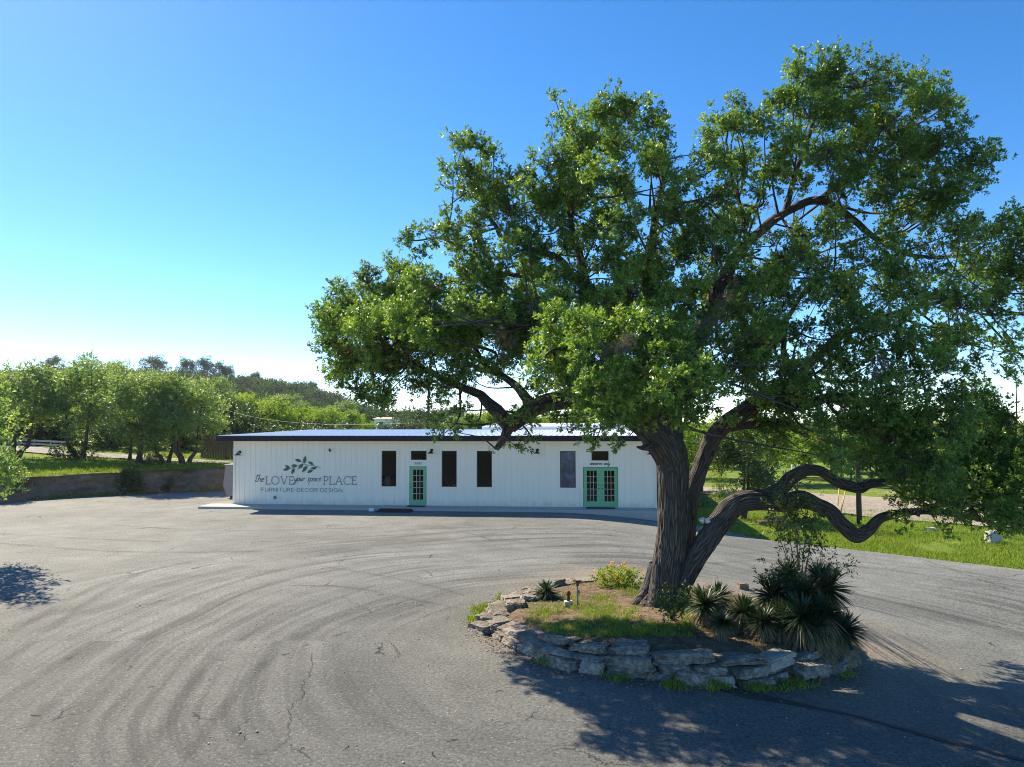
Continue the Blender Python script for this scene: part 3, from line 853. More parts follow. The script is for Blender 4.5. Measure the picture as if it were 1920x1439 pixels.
# stroke lettering ------------------------------------------------
def arc(cx, cy, rx, ry, a0, a1, n=12):
    return [(cx + rx * math.cos(math.radians(a0 + (a1 - a0) * i / n)), cy + ry * math.sin(math.radians(a0 + (a1 - a0) * i / n))) for i in range(n + 1)]
SANS = {'F': (.55, [[(0, 0), (0, 1), (.52, 1)], [(0, .52), (.44, .52)]]), 'U': (.7, [[(0, 1), (0, .32)] + arc(.35, .33, .35, .33, 180, 360) + [(.7, 1)]]),
 'R': (.62, [[(0, 0), (0, 1), (.32, 1)] + arc(.32, .75, .27, .25, 90, -90) + [(0, .5)], [(.3, .5), (.62, 0)]]), 'N': (.7, [[(0, 0), (0, 1), (.7, 0), (.7, 1)]]),
 'I': (.05, [[(0, 0), (0, 1)]]), 'T': (.66, [[(0, 1), (.66, 1)], [(.33, 1), (.33, 0)]]), 'E': (.55, [[(.54, 1), (0, 1), (0, 0), (.54, 0)], [(0, .52), (.46, .52)]]),
 'D': (.72, [[(0, 0), (0, 1), (.24, 1)] + arc(.24, .5, .48, .5, 90, -90) + [(0, 0)]]), 'C': (.78, [arc(.45, .5, .45, .5, 45, 315, 18)]),
 'O': (.92, [arc(.46, .5, .46, .5, 0, 360, 22)]), 'S': (.55, [arc(.28, .75, .25, .25, 40, 260, 10) + arc(.28, .25, .27, .25, 80, -150, 10)]),
 'G': (.86, [arc(.45, .5, .45, .5, 45, 340, 18) + [(.88, .48), (.55, .48)]]),
 '6': (.62, [arc(.3, .3, .3, .3, 0, 360, 16), [(.02, .36), (.15, .75), (.42, 1)]]), '0': (.66, [arc(.33, .5, .33, .5, 0, 360, 20)])}
SERIF = {'L': (.62, [[(.12, 0), (.12, 1)], [(0, 1), (.26, 1)], [(0, 0), (.6, 0), (.62, .2)]]), 'O': (1.0, [arc(.5, .5, .47, .52, 0, 360, 26)]),
 'V': (.92, [[(.08, 1), (.47, 0), (.84, 1)], [(-.02, 1), (.22, 1)], [(.72, 1), (.96, 1)]]),
 'E': (.62, [[(.12, 0), (.12, 1)], [(0, 1), (.56, 1), (.57, .84)], [(.12, .53), (.44, .53)], [(.44, .62), (.44, .44)], [(0, 0), (.6, 0), (.62, .18)]]),
 'P': (.62, [[(.12, 0), (.12, 1)], [(0, 0), (.26, 0)], [(0, 1), (.32, 1)] + arc(.32, .74, .28, .26, 90, -90) + [(.12, .48)]]),
 'A': (.92, [[(.06, 0), (.45, 1.02), (.86, 0)], [(.22, .36), (.7, .36)], [(-.04, 0), (.18, 0)], [(.72, 0), (.98, 0)]]),
 'C': (.86, [arc(.5, .5, .48, .52, 38, 322, 20), [(.88, .82), (.88, .98)]])}
def sl(pts, k=.28): return [(x + k * y, y) for x, y in pts]
SCRIPT = {'t': (.42, [[(.16, 1.25), (.14, .3)] + arc(.26, .14, .13, .14, 190, 340, 6), [(-.1, .95), (.5, 1.02)]]),
 'h': (.56, [[(.08, 0), (.1, 1.35)], [(.08, .25)] + arc(.28, .38, .17, .22, 170, 0, 8) + [(.44, .12), (.6, .06)]]),
 'e': (.46, [[(.04, .3), (.34, .42)] + arc(.22, .42, .14, .2, 0, 180, 8) + arc(.24, .24, .17, .24, 180, 330, 8)]),
 'y': (.55, [[(.02, .6), (.08, .15), (.2, .02), (.36, .18), (.46, .6)], [(.46, .6), (.36, -.4), (.18, -.62), (.04, -.5), (.2, -.22), (.55, .1)]]),
 'o': (.5, [arc(.24, .28, .2, .28, 60, 420, 14) + [(.5, .5)]]), 'u': (.56, [[(.04, .58), (.06, .15), (.18, .0), (.34, .14), (.44, .58), (.42, .12), (.56, .06)]]),
 'r': (.42, [[(.06, 0), (.1, .55), (.14, .48), (.36, .58), (.38, .42)]]), 's': (.42, [[(.4, .62), (.14, .62), (.1, .44), (.34, .22), (.28, .02), (.0, .02)]]),
 'p': (.56, [[(.06, -.6), (.12, .58)], [(.1, .35)] + arc(.3, .3, .19, .27, 150, -150, 10)]),
 'a': (.54, [arc(.24, .28, .2, .27, 50, 330, 12) + [(.44, .58), (.44, .1), (.56, .05)]]), 'c': (.46, [arc(.25, .28, .21, .28, 50, 320, 10)]),
 'd': (.54, [arc(.24, .28, .2, .27, 50, 330, 12) + [(.46, 1.3), (.44, .1), (.56, .05)]]), 'l': (.3, [[(.06, .1), (.22, .9), (.16, 1.3), (.08, 1.1), (.1, .2), (.2, 0), (.32, .08)]]),
 'i': (.22, [[(.06, .58), (.08, .1), (.2, .04)], [(.1, .82), (.12, .88)]]), 'v': (.44, [[(.02, .58), (.16, .02), (.34, .5), (.46, .54)]]),
 'n': (.56, [[(.06, 0), (.1, .58)], [(.09, .3)] + arc(.28, .34, .16, .22, 170, 0, 8) + [(.44, .1), (.56, .05)]])}

STK = [0]
def ribbon(mb, pts, w, v):
    P = np.array(pts, float); n = len(P)
    if n < 2: return
    T = np.gradient(P, axis=0); T /= np.linalg.norm(T, axis=1)[:, None] + 1e-9
    Nn = np.stack([-T[:, 1], T[:, 0]], 1)
    STK[0] = (STK[0] + 1) % 9
    y = v - STK[0] * .0006
    V = []
    for p, q in zip(P, Nn):
        V += [(p[0] + q[0] * w / 2, y, p[1] + q[1] * w / 2), (p[0] - q[0] * w / 2, y, p[1] - q[1] * w / 2)]
    mb.add(V, [(2 * i, 2 * i + 1, 2 * i + 3, 2 * i + 2) for i in range(n - 1)])
def dense(pts):
    out = []
    for a, b in zip(pts[:-1], pts[1:]):
        L = math.hypot(b[0] - a[0], b[1] - a[1]); m = 1
        out.append(a)
        if L > .12: out += [(a[0] + (b[0] - a[0]) * .04 / L, a[1] + (b[1] - a[1]) * .04 / L), (b[0] - (b[0] - a[0]) * .04 / L, b[1] - (b[1] - a[1]) * .04 / L)]
    return out + [pts[-1]]
def write(mb, text, font, x0, x1, z0, h, w, v=-.023, gap=.25, slant=0.0, tail=0.0):
    tot = sum((font[c][0] if c in font else (.12 if c == '.' else .5)) + gap for c in text) - gap
    s = (x1 - x0) / tot; x = 0
    for c in text:
        if c == '.':
            mb.lathe([(0, v - .004), (h * .11, v - .004)], (x0 + (x + .06) * s, 0, z0 + h * .5), 10, 'Y'); x += .12 + gap; continue
        if c not in font: x += .5 + gap; continue
        wd, sts = font[c]
        for st in sts:
            st = sl(dense(st), slant)
            ribbon(mb, [(x0 + (x + a) * s, z0 + b * h) for a, b in st], w, v)
        x += wd + gap

sign = empty('shop_sign', (BX, BY, 0), -BYAW, 'sign lettered and leafed in grey and green at the left end of the white wall', 'sign')
def uz(x, y): return wall_uz(x, y)
mb = MB(); z_hi, z_lo = uz(520, 893.8)[1], uz(520, 908.4)[1]
write(mb, 'LOVE', SERIF, uz(498, 900)[0], uz(551, 900)[0], z_lo, z_hi - z_lo, .042, gap=.16)
mb.build('serif_lettering', M['sign_grey'], sign); mb = MB()
z_hi, z_lo = uz(640, 893.8)[1], uz(640, 908.6)[1]
write(mb, 'PLACE', SERIF, uz(606.5, 900)[0], uz(668.8, 900)[0], z_lo, z_hi - z_lo, .042, gap=.14)
mb.build('serif_lettering', M['sign_grey'], sign)
mb = MB()
z_lo = uz(485, 903.5)[1]; hh = .0293 * 11.5
write(mb, 'the', SCRIPT, uz(477.5, 900)[0], uz(494.5, 900)[0], z_lo, hh * .95, .030, -.031, .0, .3)
mb.build('script_lettering', M['sign_dark'], sign); mb = MB()
z_lo = uz(580, 902.6)[1]
write(mb, 'your', SCRIPT, uz(551.5, 900)[0], uz(571, 900)[0], z_lo, hh * .9, .028, -.029, -.02, .3)
write(mb, 'space', SCRIPT, uz(575.5, 900)[0], uz(602, 900)[0], z_lo, hh * .9, .028, -.029, .02, .3)
mb.build('script_lettering', M['sign_dark'], sign)
mb = MB(); z_hi, z_lo = uz(560, 915.6)[1], uz(560, 922.2)[1]
write(mb, 'FURNITURE.DECOR.DESIGN', SANS, uz(490.8, 919)[0], uz(641.5, 919)[0], z_lo, z_hi - z_lo, .028, gap=.30)
mb.build('sans_lettering', M['sign_grey'], sign)
mb = MB()
def Lf(bx0, by0, tx, ty, w):              # leaf of the emblem, crop pixels
    a = uz(480 + bx0 / 9.6, 840 + by0 / 9.6); b = uz(480 + tx / 9.6, 840 + ty / 9.6); w = w / 9.6 * .0297
    dx, dz = b[0] - a[0], b[1] - a[1]; L = math.hypot(dx, dz); nx, nz = -dz / L, dx / L
    STK[0] = (STK[0] + 1) % 9; y = -.023 - STK[0] * .0006
    Pa, Pb = [], []
    for i in range(11):
        t = i / 10; k = math.sin(math.pi * t ** .85) * w / 2
        g_ = .008
        for sgn, lst in ((1, Pa), (-1, Pb)):
            lst.append((a[0] + dx * t + sgn * nx * (k + g_ * .3), y, a[1] + dz * t + sgn * nz * (k + g_ * .3)))
    mb.add(Pa + Pb, [(i, i + 1, 12 + i, 11 + i) for i in range(10)])
for q in ((868, 285, 895, 140, 58), (815, 245, 702, 210, 52), (1035, 300, 935, 248, 44), (850, 290, 765, 380, 60), (925, 325, 832, 440, 62),
          (745, 322, 632, 322, 50), (612, 375, 528, 312, 48), (605, 372, 485, 402, 50), (690, 365, 645, 478, 55), (1095, 355, 980, 372, 40), (1025, 400, 922, 445, 50)): Lf(*q)
def stem(*p): ribbon(mb, [uz(480 + a / 9.6, 840 + b / 9.6) for a, b in p], .022, -.03)
stem((1165, 358), (1060, 325), (940, 310), (860, 296), (810, 245)); stem((860, 296), (740, 330), (612, 376)); stem((1100, 350), (1060, 385), (1020, 400)); stem((740, 330), (700, 350), (690, 370))
stem((940, 310), (925, 330)); stem((1050, 322), (1035, 300))
mb.build('leaf_emblem', M['sign_green'], sign)
mb = MB(); z_hi, z_lo = uz(784, 867.6)[1], uz(784, 872.6)[1]
write(mb, '600', SANS, uz(778.3, 870)[0], uz(789.7, 870)[0], (D1[3] + TRANS[0][2]) / 2 - .085, .17, .028, -.014, .16)
mb.build('house_number', M['sign_dark'], shop)
mb = MB()
write(mb, 'deliveries only', SCRIPT, uz(1105.5, 870)[0], uz(1143.5, 870)[0], (D2[3] + TRANS[1][2]) / 2 - .06, .17, .02, -.026, .0, .4)
mb.build('door_lettering', M['sign_dark'], shop)
# small box low on the wall, door mats
u_, z_ = uz(516, 933)
mb = MB(); mb.box(u_ - .07, u_ + .07, -.075, -.001, z_ - .09, z_ + .09); mb.box(u_ - .05, u_ + .05, -.09, -.076, z_ - .06, z_ + .06); mb.build('outlet_box', M['grey_metal'], shop, bevel=.006)

def wl(u, v, z): return Vector((BX + UX * u + VX * v, BY + UY * u + VY * v, z))
def on_wall(name, px, py, label, cat, group=None):
    u, z = uz(px, py); return empty(name, wl(u, 0, z), -BYAW, label, cat, group)
LAMPL = ['black barn light at the far left corner of the white wall', 'black barn light just right of the single mint door',
         'black barn light between the third tall window and the blue window', 'black barn light half hidden by the oak trunk at the right end']
def barn_parts(o):
    mb = MB(); mb.lathe([(0, -.035), (.075, -.035), (.085, -.02), (.085, -.001)], (0, 0, .06), 14, 'Y'); mb.build('backplate', M['black'], o, True)
    mb = MB(); mb.tube(resample([(0, -.03, .06), (0, -.14, .12), (0, -.24, .10), (0, -.27, .02)], [.014] * 4, .03)[0], [.014] * 0 or [.014] * len(resample([(0, -.03, .06), (0, -.14, .12), (0, -.24, .10), (0, -.27, .02)], [.014] * 4, .03)[0]), 8)
    mb.build('arm', M['black'], o, True)
    mb = MB(); mb.lathe([(.03, .04), (.045, .03), (.06, -.02), (.17, -.085), (.18, -.11), (.172, -.11), (.16, -.085), (.05, -.02), (.0, -.015)], (0, -.27, 0), 18); mb.build('lamp_shade', M['black'], o, True)
bl = None
for i, (px, py) in enumerate(((450, 850), (809.5, 846.5), (1007.5, 846.5), (1219, 848))):
    if bl is None:
        bl = on_wall('barn_light', px, py, LAMPL[0], 'wall lamp', 'barn lights along the front wall'); barn_parts(bl)
    else:
        u, z = uz(px, py); c = copy_tree(bl, wl(u, 0, z), -BYAW); c['label'] = LAMPL[i]
sc_ = on_wall('security_camera', 619.5, 844, 'small black security camera on the wall above the leaf emblem', 'camera')
mb = MB(); mb.lathe([(0, -.03), (.05, -.03), (.05, -.001)], (-.05, 0, .03), 12, 'Y'); mb.build('mount', M['black'], sc_)
mb = MB(); mb.tube([(-.05, -.03, .03), (0, -.08, .0), (.05, -.2, -.05)], [.02, .045, .05], 10); mb.build('camera_body', M['black'], sc_, True)
# mats
for px, py, wd, dp, lab in ((783.8, 949, 1.0, .45, 'dark doormat on the walkway before the single mint door'), (1126, 953, 1.5, .5, 'dark doormat on the walkway before the double mint doors')):
    u, z = uz(px, 945)
    o = empty('doormat', wl(u, -.38, BZ + .004), -BYAW, lab, 'doormat')
    mb = MB(); mb.box(-wd / 2, wd / 2, -dp / 2, dp / 2, 0, .022)
    mb.build('mat', M['rubber'], o, bevel=.006)
    mb = MB()
    for k in range(7): mb.box(-wd / 2 + .05 + k * (wd - .1) / 7, -wd / 2 + .05 + (k + .6) * (wd - .1) / 7, -dp / 2 + .04, dp / 2 - .04, .0222, .027)
    mb.build('ridges', M['rubber'], o)
u = uz(755, 950)[0]
p = wl(u, -1.75, 0)
o = empty('rubber_ramp', (p.x, p.y, G(p.x, p.y) + .004), -BYAW, 'black rubber kerb ramp on the asphalt below the single mint door', 'kerb ramp')
mb = MB(); mb.add([(-.95, -.38, 0), (.95, -.38, 0), (.95, .38, 0), (-.95, .38, 0), (-.85, -.22, .03), (.85, -.22, .03), (.85, .36, .12), (-.85, .36, .12)],
                  [(0, 3, 2, 1), (0, 1, 5, 4), (4, 5, 6, 7), (1, 2, 6, 5), (2, 3, 7, 6), (3, 0, 4, 7)]); mb.build('ramp', M['rubber'], o, bevel=.008)
p = wl(u - 1.25, -1.6, 0)
def rock_mesh(name, dims, seed, mat, sub=3, rough=.22, blocky=.75):
    import bmesh
    bm = bmesh.new(); bmesh.ops.create_cube(bm, size=2.0)
    bmesh.ops.subdivide_edges(bm, edges=bm.edges[:], cuts=2 ** sub - 1, use_grid_fill=True)
    for v in bm.verts:
        p = v.co.copy(); s = p.normalized()
        q = p * blocky + s * (1.18 * (1 - blocky))
        n1 = mn.noise(q * .9 + Vector((seed, 0, 0))); n2 = mn.noise(q * 2.3 + Vector((0, seed, 0))); n3 = mn.noise(Vector((q.x * 4, q.y * 4, q.z * 9)) + Vector((0, 0, seed)))
        n4 = mn.noise(Vector((q.x * 8, q.y * 8, q.z * 8 + seed))) * 1.0
        q *= 1 + rough * (n1 * .9 + n2 * .6 + n3 * .3 + n4 * .12)
        q.x *= 1 + .12 * mn.noise(Vector((seed * 3.1, q.z, q.y)))
        v.co = Vector((q.x * dims[0] / 2, q.y * dims[1] / 2, q.z * dims[2] / 2))
    me = bpy.data.meshes.new(name); bm.to_mesh(me); bm.free()
    me.materials.append(mat)
    me.polygons.foreach_set('use_smooth', [False] * len(me.polygons))
    return me
o = link('white_rock', rock_mesh('white_rock', (.24, .18, .16), 4.4, M['white_paint'])); o.location = (p.x, p.y, G(p.x, p.y) + .06)
tag(o, 'small white rock on the asphalt at the left end of the kerb ramp', 'rock')

# things seen through the glass
def wobj(name, u, v, z, label, cat): return empty(name, wl(u, v, z), -BYAW, label, cat)
u = uz(721.5, 900)[0]
o = wobj('table_lamp', u, .55, BZ, 'table lamp with white drum shade behind the leftmost tall window', 'lamp')
mb = MB(); mb.lathe([(.17, .22), (.19, -.22), (.185, -.22), (.165, .22)], (0, 0, 1.28), 20); mb.build('lamp_shade', M['linen'], o, True)
mb = MB(); mb.lathe([(.0, .55), (.12, .55), (.12, .58), (.03, .62), (.07, .75), (.08, .85), (.02, .98), (.015, 1.28)], (0, 0, 0), 14); mb.build('lamp_base', M['grey_metal'], o, True)
mb = MB(); mb.box(-.45, .45, -.22, .22, .5, .545)
for sx_ in (-.4, .4):
    for sy_ in (-.18, .18): mb.box(sx_ - .02, sx_ + .02, sy_ - .02, sy_ + .02, .0, .5)
tb = wobj('side_table', u, .6, BZ, 'dark side table under the white lamp behind the leftmost window', 'table'); mb.build('table_top', M['room'], tb)
u = uz(851, 900)[0]
o = wobj('white_cabinet', u + .08, .55, BZ, 'small white boxy cabinet on legs behind the second tall window', 'cabinet')
mb = MB(); mb.box(-.24, .24, -.2, .2, .62, 1.12); mb.build('body', M['linen'], o, bevel=.01)
mb = MB(); mb.box(-.18, .18, -.18, .18, .46, .55); mb.build('shelf', M['linen'], o)
for sx_ in (-.2, .2):
    for sy_ in (-.17, .17):
        mb = MB(); mb.box(sx_ - .02, sx_ + .02, sy_ - .02, sy_ + .02, 0, .62); mb.build('leg', M['room'], o)
u = uz(840, 900)[0]
o = wobj('branch_decoration', u, .45, BZ, 'pale dried branch arrangement in a pot behind the second tall window', 'decoration')
mb = MB(); mb.lathe([(0, 0), (.12, 0), (.15, .3), (.13, .55), (.11, .55), (.11, .3), (0, .28)], (0, 0, .25), 14); mb.build('pot', M['room'], o, True)
mb = MB()
for a0, b0 in ((.22, 1.35), (-.25, 1.5), (.05, 1.2), (.32, 1.15), (-.1, 1.1)):
    mb.tube(resample([(0, 0, .7), (a0 * .4 + .08, 0, .95), (a0, .04, b0)], [.02, .018, .01], .06)[0], np.linspace(.022, .01, len(resample([(0, 0, .7), (a0 * .4 + .08, 0, .95), (a0, .04, b0)], [.02, .018, .01], .06)[0])), 6)
mb.build('branches', M['antler'], o, True)
u = uz(1106, 930)[0]
o = wobj('white_sofa', u + .1, 1.0, BZ, 'white upholstered chair seen low through the left leaf of the double doors', 'chair')
mb = MB(); mb.box(-.55, .55, -.4, .4, .18, .45); mb.build('seat', M['linen'], o, bevel=.05)
mb = MB(); mb.add([(-.55, .2, .45), (.55, .2, .45), (.55, .42, .45), (-.55, .42, .45), (-.55, .25, .92), (.55, .25, .78), (.55, .42, .78), (-.55, .42, .92)], [(0, 3, 2, 1), (0, 1, 5, 4), (4, 5, 6, 7), (1, 2, 6, 5), (2, 3, 7, 6), (3, 0, 4, 7)]); mb.build('backrest', M['linen'], o, bevel=.04)
for sx_ in (-.5, .5):
    mb = MB(); mb.box(sx_ - .07, sx_ + .07, -.4, .19, .451, .62); mb.build('armrest', M['linen'], o, bevel=.03)
    for sy_ in (-.34, .34):
        mb = MB(); mb.box(sx_ - .03, sx_ + .03, sy_ - .03, sy_ + .03, 0, .18); mb.build('leg', M['room'], o)

# dumpster behind the left corner
p = ground_at(428, 934)
o = empty('dumpster', (-17.3, 44.6, 0), -.1, 'grey steel dumpster with a slanted end beyond the left corner of the shop', 'dumpster')
mb = MB(); mb.add([(-.1, -.9, .15), (1.7, -.9, .15), (1.7, .9, .15), (-.1, .9, .15), (-.35, -.9, .8), (1.7, -.9, .8), (1.7, .9, .8), (-.35, .9, .8), (-.2, -.9, 2.0), (1.7, -.9, 2.0), (1.7, .9, 2.0), (-.2, .9, 2.0)],
                  [(0, 3, 2, 1), (0, 1, 5, 4), (1, 2, 6, 5), (2, 3, 7, 6), (3, 0, 4, 7), (4, 5, 9, 8), (5, 6, 10, 9), (6, 7, 11, 10), (7, 4, 8, 11)]); mb.build('body', M['grey_metal'], o, bevel=.02)
mb = MB(); mb.box(-.28, 1.75, -.95, .95, 2.003, 2.08); mb.build('lid', M['grey_metal'], o, bevel=.02)
mb = MB()
for sx_ in (.2, 1.4): mb.box(sx_ - .1, sx_ + .1, -.85, .85, 0, .149)
mb.build('skids', M['black'], o)

# ------------------------------------------------------------------ tree island
def islH(x, y):
    dx, dy = x - PCX, y - PCY
    r = math.hypot(dx, dy) / PR
    edge = .24 + .15 * max(0, -dy / PR) + .05 * max(0, dx / PR) - .1 * max(0, dy / PR)
    top = edge + .12 * (1 - min(1, r) ** 2) + .15 * math.exp(-((x - 3.1) ** 2 + (y - 15.4) ** 2) / 1.2)
    k = sstep((1.0 - r) / .10)
    return G(x, y) * (1 if r > .9 else .8) + top * k - .05 * (1 - k) + .02 * mn.noise(Vector((x * 2, y * 2, 0)))
V = []; nr, na = 26, 72
for i in range(nr):
    r = PR * 1.06 * (i / (nr - 1))
    for k in range(na):
        a = 2 * math.pi * k / na
        x, y = PCX + r * math.cos(a), PCY + r * math.sin(a)
        V.append((x, y, islH(x, y)))
F = [(i * na + k, i * na + (k + 1) % na, (i + 1) * na + (k + 1) % na, (i + 1) * na + k) for i in range(nr - 1) for k in range(na)]
tag(link('soil', mesh_np('soil', V, [np.array(F)], M['soil'], smooth=True)), kind='structure')

wall = empty('stone_edging', (PCX, PCY, 0), 0, 'dry stacked limestone edging round the tree island', 'stone wall')
def put_stone(ang, r, z, L, D, H, seed, yaw=0, tilt=(0, 0)):
    a = math.radians(ang); x, y = PCX + r * math.cos(a), PCY + r * math.sin(a)
    me = rock_mesh('stone', (L, D, H), seed, M['stone'], 4, .24, R_.uniform(.8, .95))
    o = link('stone', me, wall)
    o.location = (x - PCX, y - PCY, G(x, y) + z)
    o.rotation_euler = (tilt[0], tilt[1], a + math.pi / 2 + yaw)
sd = 1.0
# front courses: angle 190..345 degrees
for course, (z0, h0, r0, a_lo, a_hi, d0) in enumerate(((.07, .19, PR + .14, 196, 342, .44), (.21, .165, PR - .0, 186, 348, .48), (.345, .15, PR - .14, 216, 346, .52))):
    a = a_lo + R_.uniform(0, 4)
    while a < a_hi:
        L = R_.uniform(.5, .95) if course < 2 else R_.uniform(.6, 1.15)
        if course == 0: L *= .85
        da = math.degrees(L / r0)
        am = a + da / 2
        zf = 1.0 if am > 236 else .42 + .58 * (am - 186) / 50
        if R_.random() > .07:
            hh_ = h0 * R_.uniform(.75, 1.4)
            put_stone(am, r0 + R_.uniform(-.14, .12), z0 * zf + R_.uniform(-.03, .03), L * .96, d0 * R_.uniform(.85, 1.15), hh_, sd, R_.uniform(-.22, .22), (R_.uniform(-.18, .18), R_.uniform(-.12, .12)))
        sd += 1.37; a += da * R_.uniform(.97, 1.06)
# left tumble and low back ring
for ang, r, z, L, D, H, yw in ((176, 4.25, .08, .7, .45, .32, .3), (168, 4.3, .1, .55, .4, .3, -.4), (160, 4.1, .16, .6, .5, .32, .5), (150, 4.2, .1, .7, .45, .28, .2), (172, 3.8, .28, .75, .45, .28, .1), (183, 4.5, .06, .7, .5, .3, -.3),
                               (141, 4.1, .12, .55, .4, .32, -.2), (131, 4.0, .18, .65, .4, .4, .1), (121, 4.05, .12, .6, .4, .28, .2), (112, 4.1, .1, .5, .35, .26, -.2), (103, 4.1, .1, .6, .4, .24, 0), (95, 4.15, .08, .45, .35, .2, .3),
                               (162, 3.6, .3, .5, .4, .25, .6), (152, 3.7, .28, .6, .4, .26, 0), (191, 4.7, .05, .6, .45, .28, .5), (356, 4.15, .2, .7, .5, .34, .2), (4, 4.1, .2, .6, .45, .3, -.2), (14, 4.15, .1, .6, .4, .25, .1), (350, 3.7, .62, .6, .5, .3, .4)):
    put_stone(ang, r * PR / 4.2, z * .8, L, D, H * .85, sd, yw, (R_.uniform(-.2, .2), R_.uniform(-.15, .15))); sd += 1.73

def isl(px, py):                           # point on the island soil seen at a pixel
    d = ray(px, py); t = 9.0; o = Vector((0, 0, CAMH))
    while t < 26:
        p = o + d * t
        if p.z <= islH(p.x, p.y): return p
        t += .02
    return p

# ------------------------------------------------------------------ the live oak
OY = 15.6
oak = empty('live_oak', tuple(isl(1240, 1135)), 0, 'huge spreading live oak with furrowed forked trunk in the stone ringed island', 'tree')
ox = Vector(oak.location)
def br(*q, step=.12):
    """q: (px, py, radius px, depth)"""
    pts = [at(a, b, y) - ox for a, b, r, y in q]; rd = [r * y / FPX * (1 if b > 735 else .62) for a, b, r, y in q]
    return resample(pts, rd, step)
tb = TB()
SK = []
def limb(q, seg, amp, freq, step, sk0=0):
    P, Rr = br(*q, step=step)
    wob = .10 if q[0][2] < 17 else .035
    so = R_.uniform(0, 90)
    for i in range(len(P)):
        k = min(1, i / 8) * wob
        for f_, a_ in ((1.1, 1.0), (2.7, .45)):
            P[i] += np.array(mn.noise_vector(Vector(tuple(P[i] * f_)) + Vector((so, 0, 0)))) * k * a_
    tb.add(P, Rr, seg, amp, freq, R_.uniform(0, 50))
    SK.append((P[int(len(P) * sk0):], Rr[int(len(P) * sk0):]))
    return P, Rr
Yb = ox.y
limb(((1232, 1175, 62, Yb), (1236, 1150, 50, Yb), (1244, 1115, 34, Yb), (1249, 1081, 28.5, Yb), (1260, 1000, 28, Yb), (1262, 935, 26.5, Yb), (1262, 877, 28, Yb), (1252, 840, 32, Yb - .1), (1226, 802, 33, Yb - .1), (1190, 774, 30, Yb - .1), (1145, 757, 24, Yb - .1), (1090, 747, 20, Yb), (1035, 752, 17, Yb + .2), (990, 772, 15, Yb + .4), (955, 800, 14, Yb + .5)), 150, .026, 15, .04, .75)
limb(((1228, 830, 24, Yb + .1), (1215, 780, 20, Yb + .3), (1208, 700, 25, Yb + .5), (1212, 600, 21, Yb + .7), (1213, 520, 17, Yb + .8), (1224, 440, 12, Yb + .8), (1240, 350, 8, Yb + .9), (1250, 300, 4, Yb + 1)), 36, .022, 10, .06, .2)
limb(((1215, 800, 24, Yb - .1), (1170, 720, 20, Yb), (1125, 630, 21, Yb + .2), (1102, 560, 20, Yb + .4), (1088, 490, 12, Yb + .5), (1070, 410, 9, Yb + .6), (1078, 330, 7, Yb + .6), (1120, 250, 5, Yb + .7), (1150, 190, 3, Yb + .8)), 36, .03, 9, .06, .2)
limb(((1100, 545, 11, Yb + .4), (1050, 490, 10, Yb + .6), (985, 465, 9, Yb + 1), (940, 440, 7, Yb + 1.3), (900, 370, 5, Yb + 1.5), (870, 300, 3, Yb + 1.6)), 16, .015, 9, .1)
limb(((1040, 500, 8, Yb + .5), (960, 520, 7, Yb + .9), (900, 490, 5, Yb + 1.4), (830, 450, 3.5, Yb + 1.7), (765, 452, 2, Yb + 1.9)), 14, .012, 9, .1)
limb(((1255, 820, 26, Yb), (1262, 745, 18, Yb + .2), (1295, 670, 25, Yb + .3), (1330, 590, 22, Yb + .4), (1352, 530, 20, Yb + .5), (1400, 458, 15, Yb + .6), (1470, 402, 13, Yb + .8), (1530, 376, 12, Yb + .9), (1585, 400, 11, Yb + 1), (1645, 450, 8, Yb + 1.1), (1720, 480, 6, Yb + 1.2), (1810, 480, 4, Yb + 1.2)), 40, .025, 9, .06, .25)
limb(((1470, 402, 9, Yb + .8), (1490, 330, 8, Yb + .7), (1520, 250, 6, Yb + .6), (1545, 160, 3.5, Yb + .6), (1550, 110, 2, Yb + .6)), 14, .012, 9, .1)
limb(((1530, 380, 8, Yb + .9), (1600, 320, 7, Yb + 1), (1680, 260, 5, Yb + 1), (1740, 190, 3, Yb + 1)), 12, .01, 9, .1)
limb(((1640, 440, 6, Yb + 1.1), (1720, 370, 5, Yb + 1), (1800, 320, 3, Yb + .8)), 10, .01, 9, .1)
limb(((1400, 458, 8, Yb + .6), (1390, 390, 6, Yb + .8), (1370, 310, 5, Yb + 1), (1365, 230, 3, Yb + 1.1)), 10, .01, 9, .1)
# dark second stem
limb(((1268, 1115, 18, Yb + .35), (1276, 1075, 19, Yb + .5), (1285, 1000, 17, Yb + .55), (1293, 935, 16, Yb + .6), (1312, 880, 14, Yb + .6), (1330, 835, 15, Yb + .6), (1354, 803, 15.5, Yb + .5), (1391, 774, 16, Yb + .3), (1440, 742, 16, Yb + .1), (1490, 712, 14, Yb), (1540, 660, 11, Yb), (1610, 615, 9, Yb - .1), (1700, 580, 7, Yb), (1790, 560, 5, Yb), (1880, 540, 3, Yb)), 40, .028, 10, .05, .42)
limb(((1440, 745, 12, Yb + .1), (1500, 760, 10, Yb - .3), (1570, 745, 8, Yb - .8), (1650, 760, 6, Yb - 1.2), (1740, 790, 4, Yb - 1.4)), 14, .014, 9, .1)
limb(((1350, 805, 8, Yb + .3), (1430, 790, 8, Yb + 1.2), (1500, 810, 7, Yb + 2.0), (1570, 830, 5, Yb + 2.6), (1650, 850, 3, Yb + 3)), 12, .012, 9, .1)
limb(((1490, 712, 10, Yb), (1470, 660, 9, Yb + .1), (1480, 590, 7, Yb), (1530, 530, 5, Yb), (1600, 520, 4, Yb)), 12, .012, 9, .1)
